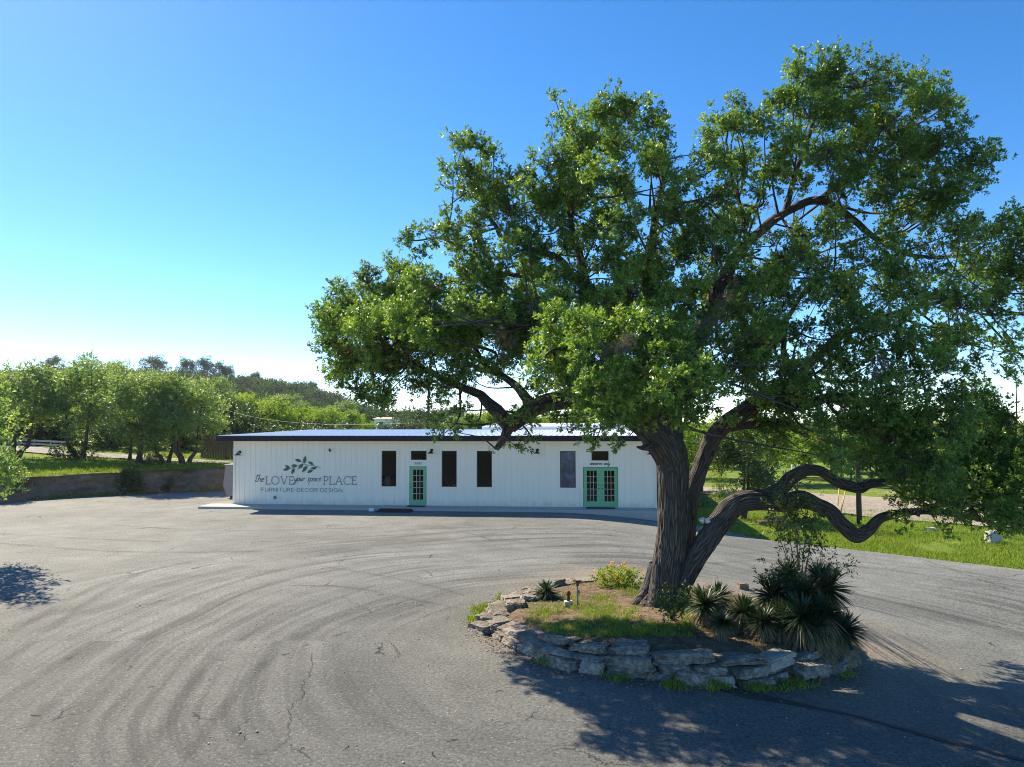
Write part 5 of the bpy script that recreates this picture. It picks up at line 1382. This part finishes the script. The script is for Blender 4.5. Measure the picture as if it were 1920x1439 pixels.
# pebbles and twigs scattered on the asphalt
import bmesh
bm = bmesh.new()
for k in range(420):
    x, y = r2.uniform(-9, 10), r2.uniform(6.2, 24)
    if math.hypot(x - PCX, y - PCY) < PR + .3: continue
    s = r2.uniform(.008, .02) * (1.6 if r2.random() < .08 else 1)
    m4 = Matrix.Translation((x, y, G(x, y) + s * .4)) @ Matrix.Rotation(r2.uniform(0, 6), 4, 'Z') @ Matrix.Diagonal((s, s * .7, s * .6, 1))
    bmesh.ops.create_icosphere(bm, subdivisions=1, radius=1, matrix=m4)
me = bpy.data.meshes.new('gravel'); bm.to_mesh(me); bm.free(); me.materials.append(M['concrete'])
tag(link('gravel', me), kind='stuff')
mb = TB()
for k in range(34):
    x, y = r2.uniform(-8, 6), r2.uniform(7, 20)
    if math.hypot(x - PCX, y - PCY) < PR + .3: continue
    a = r2.uniform(0, 6); L = r2.uniform(.06, .22); z = G(x, y) + .008
    mb.add([(x, y, z), (x + L * .5 * math.cos(a), y + L * .5 * math.sin(a), z + .006), (x + L * math.cos(a + .4), y + L * math.sin(a + .4), z)], [.004, .006, .003], 5)
tag(link('fallen_twigs', mb.mesh('fallen_twigs', M['oak_bark'])), kind='stuff')

# ------------------------------------------------------------------ background trees
def tree_meshes(seed, H, Wd, base, mat, L=.17, leaves=16000, multi=1, nc=34):
    r = np.random.default_rng(seed)
    t_ = TB(); tops = []
    for k in range(multi):
        lean = r.normal(0, .10, 2) * H if multi == 1 else np.array([math.cos(k * 2.4), math.sin(k * 2.4)]) * H * .12
        x0 = np.zeros(2) if multi == 1 else lean * .25
        pts = [(x0[0], x0[1], -.15), (x0[0] + lean[0] * .25, x0[1] + lean[1] * .25, base * .6), (x0[0] + lean[0] * .6 + r.normal(0, .1), x0[1] + lean[1] * .6, base * 1.15), (x0[0] + lean[0], x0[1] + lean[1], H * .62)]
        rr_ = H * (.030 if multi == 1 else .022)
        P, Rr = resample(pts, [rr_ * 1.5, rr_, rr_ * .8, rr_ * .35], .3); t_.add(P, Rr, 9, .02, 6); tops.append((P, Rr))
    cz = base + (H - base) * .5
    C, Rd = [], []
    for k in range(nc):
        d = unit(r.normal(size=3)); d[2] = d[2] if d[2] > -.9 else -d[2] * .5
        u = r.uniform(.35, 1) ** .5
        c = np.array([d[0] * Wd * .5 * u * .82, d[1] * Wd * .5 * u * .82, cz + d[2] * (H - base) * .5 * u * .85])
        C.append(c); Rd.append(r.uniform(.13, .23) * Wd * (1 - .25 * u))
    C = np.array(C); Rd = np.array(Rd); C0 = C
    C, Rd, _p = subclumps(r, C, Rd, 6, .45)
    lpt = 8; dens = leaves / lpt / (Rd ** 2).sum()
    V, F, T, *_q = crown_leaves(r, C, Rd, dens, lpt, .35, L, .5, .85)
    SPp = np.vstack([p for p, q in tops]); SRr = np.concatenate([q for p, q in tops])
    ok = SPp[:, 2] > base * .7
    for c in C0:
        dd = np.linalg.norm(SPp - c, axis=1) + (~ok) * 50 + np.maximum(0, SPp[:, 2] - c[2]) * 1.5
        j = int(np.argmin(dd)); m = (SPp[j] + c) / 2 + r.normal(0, .15, 3)
        P, Rr = resample([SPp[j], m, c], [min(SRr[j] * .6, .02 + .012 * dd[j]), .03, .012], .5)
        if len(P) > 2: t_.add(P, Rr, 5)
    return t_.mesh('trunk', M['tree_bark']), mesh_np('crown', V, [F], M[mat], {'tint': ('FLOAT', T)})

TM = {}
for k, (s, H, Wd, b, mat, L, n, mu) in {'grove_a': (31, 7, 5.8, 1.0, 'grove_leaf', .17, 20000, 1), 'grove_b': (32, 7, 5.6, .9, 'grove_leaf', .17, 18000, 2), 'grove_c': (33, 7, 6.8, .8, 'grove_leaf', .17, 22000, 3),
        'pale_a': (41, 6, 6.0, .9, 'pale_leaf', .20, 14000, 1), 'pale_b': (42, 6, 6.6, .8, 'pale_leaf', .20, 15000, 2), 'dark_a': (51, 6, 5.4, .3, 'dark_leaf', .19, 13000, 1), 'dark_b': (52, 7, 6.8, .5, 'dark_leaf', .2, 16000, 2)}.items():
    TM[k] = tree_meshes(s, H, Wd, b, mat, L, n, mu)
TH = {'grove_a': 7, 'grove_b': 7, 'grove_c': 7, 'pale_a': 6, 'pale_b': 6, 'dark_a': 6, 'dark_b': 7}
def tree(kind, p, H, label, group, wide=1.0, name='tree'):
    o = empty(name, (p.x, p.y, terr(p.x, p.y)), R_.uniform(0, 6.28), label, 'tree', group)
    s = H / TH[kind]; o.scale = (s * wide, s * wide, s)
    link('trunk', TM[kind][0], o); link('crown', TM[kind][1], o)
    return o
def tree_px(kind, px, pby, pty, label, group, wide=1.0, name='oak_tree'):
    p = ground_at(px, pby); top = at(px, pty, p.y)
    return tree(kind, p, top.z - p.z, label, group, wide, name)
def tree_Y(kind, px, Y, pty, label, group, wide=1.0, name='oak_tree'):
    d = at(px, 789, Y); z = terr(d.x, Y); top = at(px, pty, Y)
    return tree(kind, Vector((d.x, Y, z)), max(2.0, top.z - z), label, group, wide, name)
g1 = 'oaks in the grove above the rock bank'
tree_Y('grove_c', 25, 53, 676, 'big shady oak cut by the left frame edge above the bank', g1, 1.2)
tree_px('grove_b', 150, 861, 668, 'tall oak with three dark stems left of the middle of the grove', g1, .95)
tree_px('grove_a', 243, 865, 735, 'small oak standing just left of the straight pale oak', g1, .8)
tree_px('grove_a', 259, 871, 694, 'straight oak with pale silvery crown in the middle of the grove', g1, 1.0)
tree_px('grove_b', 311, 869, 700, 'oak with paired slim stems right of the middle of the grove', g1, .9)
tree_px('grove_c', 347, 870, 700, 'rounded oak nearest the shop roof at the right of the grove', g1, 1.0)
g2 = 'trees filling in behind the grove'
for px, Y, py, k, lab in ((90, 72, 690, 'grove_c', 'oak crown filling the gap behind the left of the grove'), (205, 75, 672, 'grove_a', 'tall oak crown rising behind the three stemmed oak'), (285, 74, 690, 'grove_c', 'broad oak crown behind the middle of the grove'), (395, 76, 705, 'grove_a', 'oak crown behind the rounded oak near the shop'), (-20, 70, 690, 'grove_a', 'oak half out of frame behind the left edge oak'), (432, 68, 742, 'dark_a', 'dark tree just above the left end of the shop roof'), (60, 80, 770, 'dark_b', 'low dark tree filling the far left gap behind the lane'), (195, 84, 775, 'dark_b', 'low dark tree between the three stemmed and the straight oak trunks'), (300, 82, 770, 'dark_a', 'low dark tree behind the paired slim stems'), (370, 84, 765, 'dark_b', 'low dark tree behind the picket fence'), (130, 92, 760, 'dark_a', 'low dark tree far behind the three stemmed oak'), (250, 94, 760, 'dark_b', 'low dark tree far behind the straight oak')):
    tree_Y(k, px, Y, py, lab, g2, 1.15)
g3 = 'trees beyond the shop roof'
for px, Y, py, k, w, lab in ((455, 82, 733, 'pale_a', 1.3, 'yellow green tree above the left end of the shop roof'), (500, 80, 745, 'pale_b', 1.2, 'light green domed tree beyond the left part of the shop roof'), (560, 84, 760, 'pale_a', 1.3, 'light green tree beyond the roof above the leaf emblem'), (610, 82, 762, 'pale_b', 1.2, 'rounded light green tree beyond the roof left of the tall windows'), (655, 86, 768, 'pale_a', 1.2, 'low light green tree left of the distant pale house'), (690, 88, 790, 'pale_b', 1.0, 'lowest light green tree right before the distant pale house'),
                         (530, 104, 738, 'grove_a', 1.5, 'dark green tree further back between two light green trees'), (640, 110, 752, 'grove_c', 1.5, 'wide tree at the foot of the hill behind the light green row'), (762, 76, 783, 'dark_a', 1.5, 'dark low tree beyond the roof right of the distant house'), (735, 78, 790, 'dark_b', 1.2, 'dark bushy tree touching the distant pale house'), (870, 84, 772, 'grove_c', 1.3, 'tree beyond the raised part of the roof'), (920, 86, 768, 'pale_a', 1.3, 'light tree beyond the raised roof under the hanging oak branch'), (1000, 84, 760, 'pale_b', 1.3, 'light tree beyond the roof behind the low oak limb'), (1080, 84, 765, 'pale_a', 1.3, 'light tree beyond the roof left of the oak trunk'), (1160, 82, 770, 'pale_b', 1.3, 'light tree beyond the right part of the roof')):
    tree_Y(k, px, Y, py, lab, g3, w)
g4 = 'trees beyond the grass at right'
for px, Y, py, k, w, lab in ((1310, 56, 775, 'pale_b', 1.0, 'light tree framed between the forked oak stems'), (1275, 70, 790, 'pale_a', 1.2, 'light tree just behind the right end of the shop'), (1388, 41, 782, 'dark_b', 1.0, 'dark limbed tree beside the gravel road right of the forked stems'), (1445, 64, 795, 'pale_a', 1.3, 'light tree behind the dark limbed tree'), (1500, 70, 790, 'grove_c', 1.3, 'grey green tree behind the white board'), (1560, 78, 792, 'grove_a', 1.4, 'tree behind the yellow guy markers'), (1588, 62, 800, 'grove_b', 1.0, 'slim stemmed tree just left of the wooden pole'), (1640, 74, 795, 'dark_b', 1.3, 'dark tree beyond the gravel road right of the pole'), (1700, 60, 800, 'dark_a', 1.2, 'dark tree behind the drooping oak foliage'), (1760, 66, 800, 'dark_b', 1.2, 'dark tree behind the lower right foliage'), (1820, 72, 806, 'dark_a', 1.3, 'dark tree near the right edge beyond the grass'), (1900, 76, 808, 'grove_c', 1.3, 'rounded tree at the right frame edge beyond the grass'), (1350, 84, 790, 'grove_c', 1.3, 'tree far behind the forked stems'), (1870, 130, 800, 'pale_b', 1.6, 'pale far tree on the skyline at the right edge'), (1930, 140, 800, 'pale_a', 1.6, 'pale far tree cut by the right frame edge'), (1420, 100, 786, 'pale_b', 1.5, 'far light tree behind the fork of the right limb')):
    tree_Y(k, px, Y, py, lab, g4, w)
# the tree out of frame that shades the left of the lot
o = tree('grove_c', Vector((-19.0, 23.2, 0)), 7.2, 'oak just outside the left frame edge whose shade falls on the asphalt', None, .8, 'oak_tree')
# bushes
p = ground_at(10, 925)
bush('bank_shrub', 'leafy shrub against the bank at the left frame edge', 'shrub', p, [(p.x + a, p.y + b, p.z + c, r) for a, b, c, r in ((-.6, .3, 2.2, .6), (-.1, .4, 1.8, .6), (-.9, .2, 1.6, .7), (.2, .1, 1.2, .6), (-.3, -.1, .8, .7), (.6, .3, .8, .45), (-1.2, 0, .8, .8), (.7, .2, .35, .4), (-.2, 0, .3, .6))], 'grove_leaf', .13, 200, 8, .25, .5, 0, 14, stem_r=.03)
p = ground_at(241, 926)
bush('bank_shrub', 'dark shrub growing at the foot of the rock bank', 'shrub', p, [(p.x + a, p.y + b, p.z + c, r) for a, b, c, r in ((0, 0, .5, .6), (-.4, .1, .9, .5), (.3, .1, 1.0, .5), (0, .1, 1.35, .45), (-.5, 0, .4, .5), (.5, 0, .45, .5))], 'dark_leaf', .12, 320, 8, .2, .5, 0, 15, stem_r=.02)
p = ground_at(315, 922)
bush('bank_shrub', 'little weed bush at the foot of the bank near the shop', 'shrub', p, [(p.x + a, p.y + b, p.z + c, r) for a, b, c, r in ((0, 0, .4, .3), (.2, .1, .7, .25), (-.2, 0, .3, .3))], 'dark_leaf', .10, 400, 8, .15, .5, 0, 16)
p = ground_at(288, 874)
bush('grass_shrub', 'low dark bush on the grass between two grove oaks', 'shrub', p, [(p.x + a, p.y + b, p.z + c, r) for a, b, c, r in ((0, 0, .4, .5), (.5, .1, .4, .4), (-.5, 0, .3, .4))], 'dark_leaf', .12, 300, 8, .2, .5, 0, 17)
p = ground_at(122, 862)
bush('grass_shrub', 'low dark bush left of the three stemmed oak', 'shrub', p, [(p.x + a, p.y + b, p.z + c, r) for a, b, c, r in ((0, 0, .5, .7), (.8, .1, .6, .6), (-.7, 0, .4, .5), (1.6, .1, .5, .6))], 'dark_leaf', .13, 240, 8, .2, .5, 0, 18)
p = ground_at(1348, 935)
bush('bright_bush', 'bright yellow green bush beside the dark limbed tree', 'bush', p, [(p.x + a, p.y + b, p.z + c, r) for a, b, c, r in ((0, 0, .5, .5), (.3, .1, 1.1, .5), (-.2, .1, 1.5, .45), (.1, .1, 2.0, .4), (.4, 0, .5, .4))], 'bright_leaf', .11, 200, 8, .2, .45, .1, 19)
p = ground_at(1310, 950)
bush('brush_pile', 'dark brushy weeds behind the forked oak stems', 'brush', p, [(p.x + a, p.y + b, p.z + c, r) for a, b, c, r in ((0, 0, .3, .5), (.8, .3, .35, .5), (-.6, .5, .3, .5), (1.5, .6, .3, .4))], 'dark_leaf', .1, 260, 8, .2, .4, 0, 20)
p = ground_at(1680, 1003)
bush('weed_patch', 'low weedy patch on the verge under the drooping limb', 'weeds', p, [(p.x + a, p.y + b, p.z + c, r) for a, b, c, r in ((0, 0, .2, .4), (.8, .1, .25, .4), (-.8, 0, .2, .4), (1.6, .1, .2, .4), (-1.4, .2, .2, .35))], 'pale_leaf', .08, 420, 8, .15, .3, 0, 22, stem_r=.008)

# thicket behind the grove and under the hill
r5 = np.random.default_rng(55)
C, Rd = [], []
while len(C) < 480:
    px = r5.uniform(-90, 450) if len(C) < 340 else r5.uniform(400, 1250)
    y = (61.5 if 165 < px < 450 else 68) + abs(r5.normal(0, 14))
    if y > 105: continue
    x = (px - 960) / FPX * y
    R0 = r5.uniform(.7, 1.5); C.append((x, y, terr(x, y) + r5.uniform(.2, 2.6 if px < 450 else 1.2))); Rd.append(R0)
C, Rd, _p = subclumps(r5, C, Rd, 5, .5)
V, F, T, *_q = crown_leaves(r5, C, Rd, 34, 8, .4, .26, .55, .85, tvar=.2)
tag(link('thicket', mesh_np('thicket', V, [F], M['dark_leaf'], {'tint': ('FLOAT', T)})), kind='stuff')

# grass blades on the verge and terrace
r3 = np.random.default_rng(77)
pts = []
while len(pts) < 9000:
    px, py = r3.uniform(1300, 1920), r3.uniform(955, 1072)
    d = ray(px, py); t = (CAMH + .85) / -d.z; p = Vector((0, 0, CAMH)) + d * t
    if p.x < lip(p.y, vy, vx) + .05 + abs(r3.normal(0, .08)) or p.y > 46: continue
    if mn.noise(Vector((p.x * .35, p.y * .35, 0))) < -.3 + r3.uniform(-.2, .1): continue
    pts.append((p.x, p.y, G(p.x, p.y) - .06))
tag(tufts('verge_grass', pts, .16, 7, .12, 'grass', 8, .02), kind='stuff')
pts = []
while len(pts) < 6000:
    x = r3.uniform(-40, -17.5); y = frontY(x) + abs(r3.normal(0, 7)) + .1
    pts.append((x, y, terr(x, y + 1e-3) - .03))
for k in range(700):
    i = r3.integers(0, len(bp_) - 20); p = bp_[i]
    if mn.noise(Vector((p[0] * .45, p[1] * .45, 7))) < .02: continue
    pts.append((p[0] + r3.normal(.15, .12), p[1] - .25 + r3.normal(0, .1), 0))
tag(tufts('terrace_grass', pts, .20, 7, .14, 'grass', 9, .03), kind='stuff')

# ------------------------------------------------------------------ hill woods
r4 = np.random.default_rng(5)
C, Rd = [], []
while len(C) < 2200:
    y = r4.uniform(150, 400); x = (r4.uniform(-80, 860) - 960) / FPX * y
    z = terr(x, y)
    if y < 200 and r4.random() < .4: continue
    R0 = r4.uniform(1.2, 3.0); C.append((x, y, z + R0 * .75)); Rd.append(R0)
for k in range(700):
    y = r4.uniform(120, 300); x = (r4.uniform(900, 2100) - 960) / FPX * y
    R0 = r4.uniform(1.3, 2.2); C.append((x, y, terr(x, y) + R0 * .8)); Rd.append(R0)
V, F, T, *_q = crown_leaves(r4, C, Rd, 11, 7, .7, .5, .7, .85, tvar=.3)
tag(link('hill_woodland', mesh_np('hill_woodland', V, [F], M['hill_leaf'], {'tint': ('FLOAT', T)})), kind='stuff')
g5 = 'trees standing on the hill skyline'
for px, pty, w, lab in ((288, 664, 1.3, 'wide tree standing tallest on the hill skyline'), (345, 668, .9, 'skyline tree right of the widest one on the hill'), (383, 666, .8, 'slender skyline tree in the middle of the hill crest'), (410, 675, .8, 'small skyline tree right of the slender one'), (428, 682, .8, 'lower skyline tree where the hill begins to drop'), (100, 664, .9, 'skyline tree peeping over the left of the grove'), (215, 678, 1.3, 'broad low skyline tree above the grove middle'), (480, 695, .9, 'tiny skyline tree on the falling right slope'), (585, 713, .9, 'last tiny skyline tree before the big oak crown')):
    Y = 318; d = at(px, 789, Y); top = at(px, pty, Y); z = terr(d.x, Y)
    tree('dark_a', Vector((d.x, Y, z)), max(4, top.z - z), lab, g5, w, 'skyline_tree')

# ------------------------------------------------------------------ far house, fences, poles, signs
p = at(714, 800, 132)
gz = terr(p.x, 132)
o = empty('distant_house', (p.x, 132, gz), -.15, 'pale distant house with tan roof peeping over the trees beyond the shop', 'house')
zt_ = at(714, 786, 132).z - gz
mb = MB(); mb.box(-1.3, 2.0, 0, 5, 0, zt_); mb.build('wall', M['white_paint'], o)
mb = MB(); mb.add([(-1.6, -.4, zt_ + .002), (2.3, -.4, zt_ + .002), (2.3, 5.4, zt_ + .002), (-1.6, 5.4, zt_ + .002), (-1.5, 2.5, zt_ + .35), (2.2, 2.5, zt_ + .35)], [(0, 3, 2, 1), (0, 1, 5, 4), (2, 3, 4, 5), (1, 2, 5), (3, 0, 4)]); mb.build('roof', M['tan_roof'], o)
mb = MB(); mb.box(-.6, .4, -.05, -.004, zt_ - 1.6, zt_ - .6); f = mb.build('window', M['black'], o)

def fence(name, label, cat, p0, p1, H, post_gap, style, mat):
    p0 = Vector(p0); p1 = Vector(p1); L = (p1 - p0).length; ang = math.atan2(p1.y - p0.y, p1.x - p0.x)
    o = empty(name, tuple(p0), ang, label, cat)
    n = max(1, round(L / post_gap)); sl_ = (p1.z - p0.z) / L
    for k in range(n + 1):
        x = L * k / n; mb = MB(); mb.box(x - .05, x + .05, -.05, .05, x * sl_ - .1, x * sl_ + H); mb.build('post', mat, o)
    mb = MB()
    if style == 'picket':
        x = .06
        while x < L:
            hh_ = H * R_.uniform(.9, 1.02); mb.box(x, x + .11, -.075, -.052, x * sl_ + .05, x * sl_ + hh_); x += .135
        mb.build('pickets', mat, o)
    else:
        for zr in style:
            for k in range(n):
                a, b = L * k / n, L * (k + 1) / n
                mb.add([(a, -.08, a * sl_ + zr), (b, -.08, b * sl_ + zr), (b, -.052, b * sl_ + zr), (a, -.052, a * sl_ + zr), (a, -.08, a * sl_ + zr + .14), (b, -.08, b * sl_ + zr + .14), (b, -.052, b * sl_ + zr + .14), (a, -.052, a * sl_ + zr + .14)],
                       [(0, 3, 2, 1), (0, 1, 5, 4), (4, 5, 6, 7), (1, 2, 6, 5), (2, 3, 7, 6), (3, 0, 4, 7)])
        mb.build('rails', mat, o)
    return o
fence('wooden_fence', 'weathered brown picket fence behind the left corner of the shop', 'fence', ground_at(378, 861), ground_at(470, 864), 1.75, 2.4, 'picket', M['fence_wood'])
fence('rail_fence', 'low pale rail fence along the lane behind the left edge oak', 'fence', ground_at(-20, 835), ground_at(128, 843), .75, 3.0, (.25, .55), M['grey_metal'])

def pole(name, label, px, Y, H, r, arm=True):
    d = at(px, 789, Y); z = terr(d.x, Y)
    o = empty(name, (d.x, Y, z), 0, label, 'utility pole')
    mb = MB(); mb.tube([(0, 0, -.2), (0, 0, H * .5), (0, 0, H)], [r, r * .9, r * .7], 12); mb.build('shaft', M['pole_wood'], o, True)
    if arm:
        mb = MB(); mb.box(-.9, .9, -.06 - r, -r, H - .6, H - .48); mb.build('crossarm', M['pole_wood'], o)
        for x in (-.8, -.35, .35, .8):
            mb = MB(); mb.lathe([(.02, 0), (.045, .03), (.045, .1), (.02, .13), (0, .13)], (x, -.03 - r, H - .48), 8); mb.build('insulator', M['grey_metal'], o)
    return o
po = pole('utility_pole', 'brown wooden pole on the verge seen under the curved oak limb', 1606, 38.5, 8.2, .14)
mb = MB(); mb.box(-.07, .07, -.158, -.143, 1.9, 2.15); mb.build('pole_tag', M['grey_metal'], po)
pole('utility_pole', 'thin dark pole beyond the shop roof under the left oak foliage', 803, 76, at(803, 712, 76).z - terr(at(803, 789, 76).x, 76), .13)
for i, (a, b, c, d) in enumerate(((1574, 912, 1571, 950), (1586, 918, 1576, 964))):
    base = ground_at(c, d); top = at(a, b, base.y + .3)
    o = empty('guy_wire_marker', tuple(base), 0, ('thin yellow guy wire guard standing upright left of the wooden pole', 'yellow guy wire guard slanting toward the wooden pole')[i], 'guy wire')
    t0 = Vector(top) - base; hp = Vector(po.location) + Vector((0, 0, 7.2)) - base
    mb = MB(); mb.tube([(0, 0, 0), tuple(t0)], [.035, .035], 8); mb.build('yellow_guard', M['yellow'], o, True)
    mb = MB(); mb.tube([tuple(t0), tuple(hp)], [.008, .008], 5); mb.build('wire', M['grey_metal'], o)
p = ground_at(1497, 958)
o = empty('white_board', (p.x, p.y, p.z), .3, 'white panel on a post peeping above the curved oak limb', 'sign board')
zt_ = at(1497, 871, p.y).z - p.z
mb = MB(); mb.box(-.42, .42, -.03, .03, zt_ - .62, zt_); mb.build('panel', M['white_paint'], o, bevel=.01)
mb = MB(); mb.box(-.05, .05, .032, .1, -.1, zt_ - .05); mb.build('post', M['pole_wood'], o)
p = ground_at(1447, 984)
o = empty('drain_slab', (p.x, p.y, p.z), .1, 'dark flat slab resting on two stones in the grass behind the oak limb', 'slab')
mb = MB(); mb.box(-.75, .75, -.3, .3, .14, .22); mb.build('slab', M['pole_wood'], o, bevel=.015)
for x in (-.5, .5):
    mb = MB(); mb.box(x - .12, x + .12, -.22, .22, -.05, .138); mb.build('support', M['stone'], o, bevel=.03)
p = ground_at(1862, 1018); o = link('pale_boulder', rock_mesh('pale_boulder', (.5, .4, .62), 12.1, M['concrete'])); o.location = (p.x, p.y, p.z + .22); tag(o, 'pale upright boulder on the verge under the right tip of the oak', 'boulder')
p = ground_at(1745, 995); o = link('flat_rock', rock_mesh('flat_rock', (.5, .4, .18), 15.1, M['concrete'])); o.location = (p.x, p.y, p.z + .05); tag(o, 'small flat pale rock lying on the verge grass', 'rock')
# overhead wire by the grove
a, b = at(430, 771, 66), at(462, 777, 60)
d_ = (b - a).normalized()
o = empty('overhead_wire', tuple(a), 0, 'thin pale overhead wire crossing above the left end of the roof', 'wire')
mb = MB(); Pw = [tuple(d_ * t + Vector((0, 0, .0012 * (t - 10) ** 2 - .12))) for t in np.linspace(-40, 40, 30)]; mb.tube(Pw, [.007] * 30, 5); mb.build('cable', M['grey_metal'], o)

# ------------------------------------------------------------------ air
g, fin_ = None, None
hm = bpy.data.materials.new('haze'); hm.use_nodes = True
hn = hm.node_tree; hn.nodes.clear()
ho = hn.nodes.new('ShaderNodeOutputMaterial'); hv = hn.nodes.new('ShaderNodeVolumePrincipled')
hv.inputs['Color'].default_value = (.80, .88, 1.0, 1); hv.inputs['Density'].default_value = .00013; hv.inputs['Anisotropy'].default_value = .3
hn.links.new(hv.outputs[0], ho.inputs['Volume'])
mb = MB(); mb.box(-905, 905, -65, 1505, -2.2, 60)
tag(mb.build('haze', hm), kind='stuff')
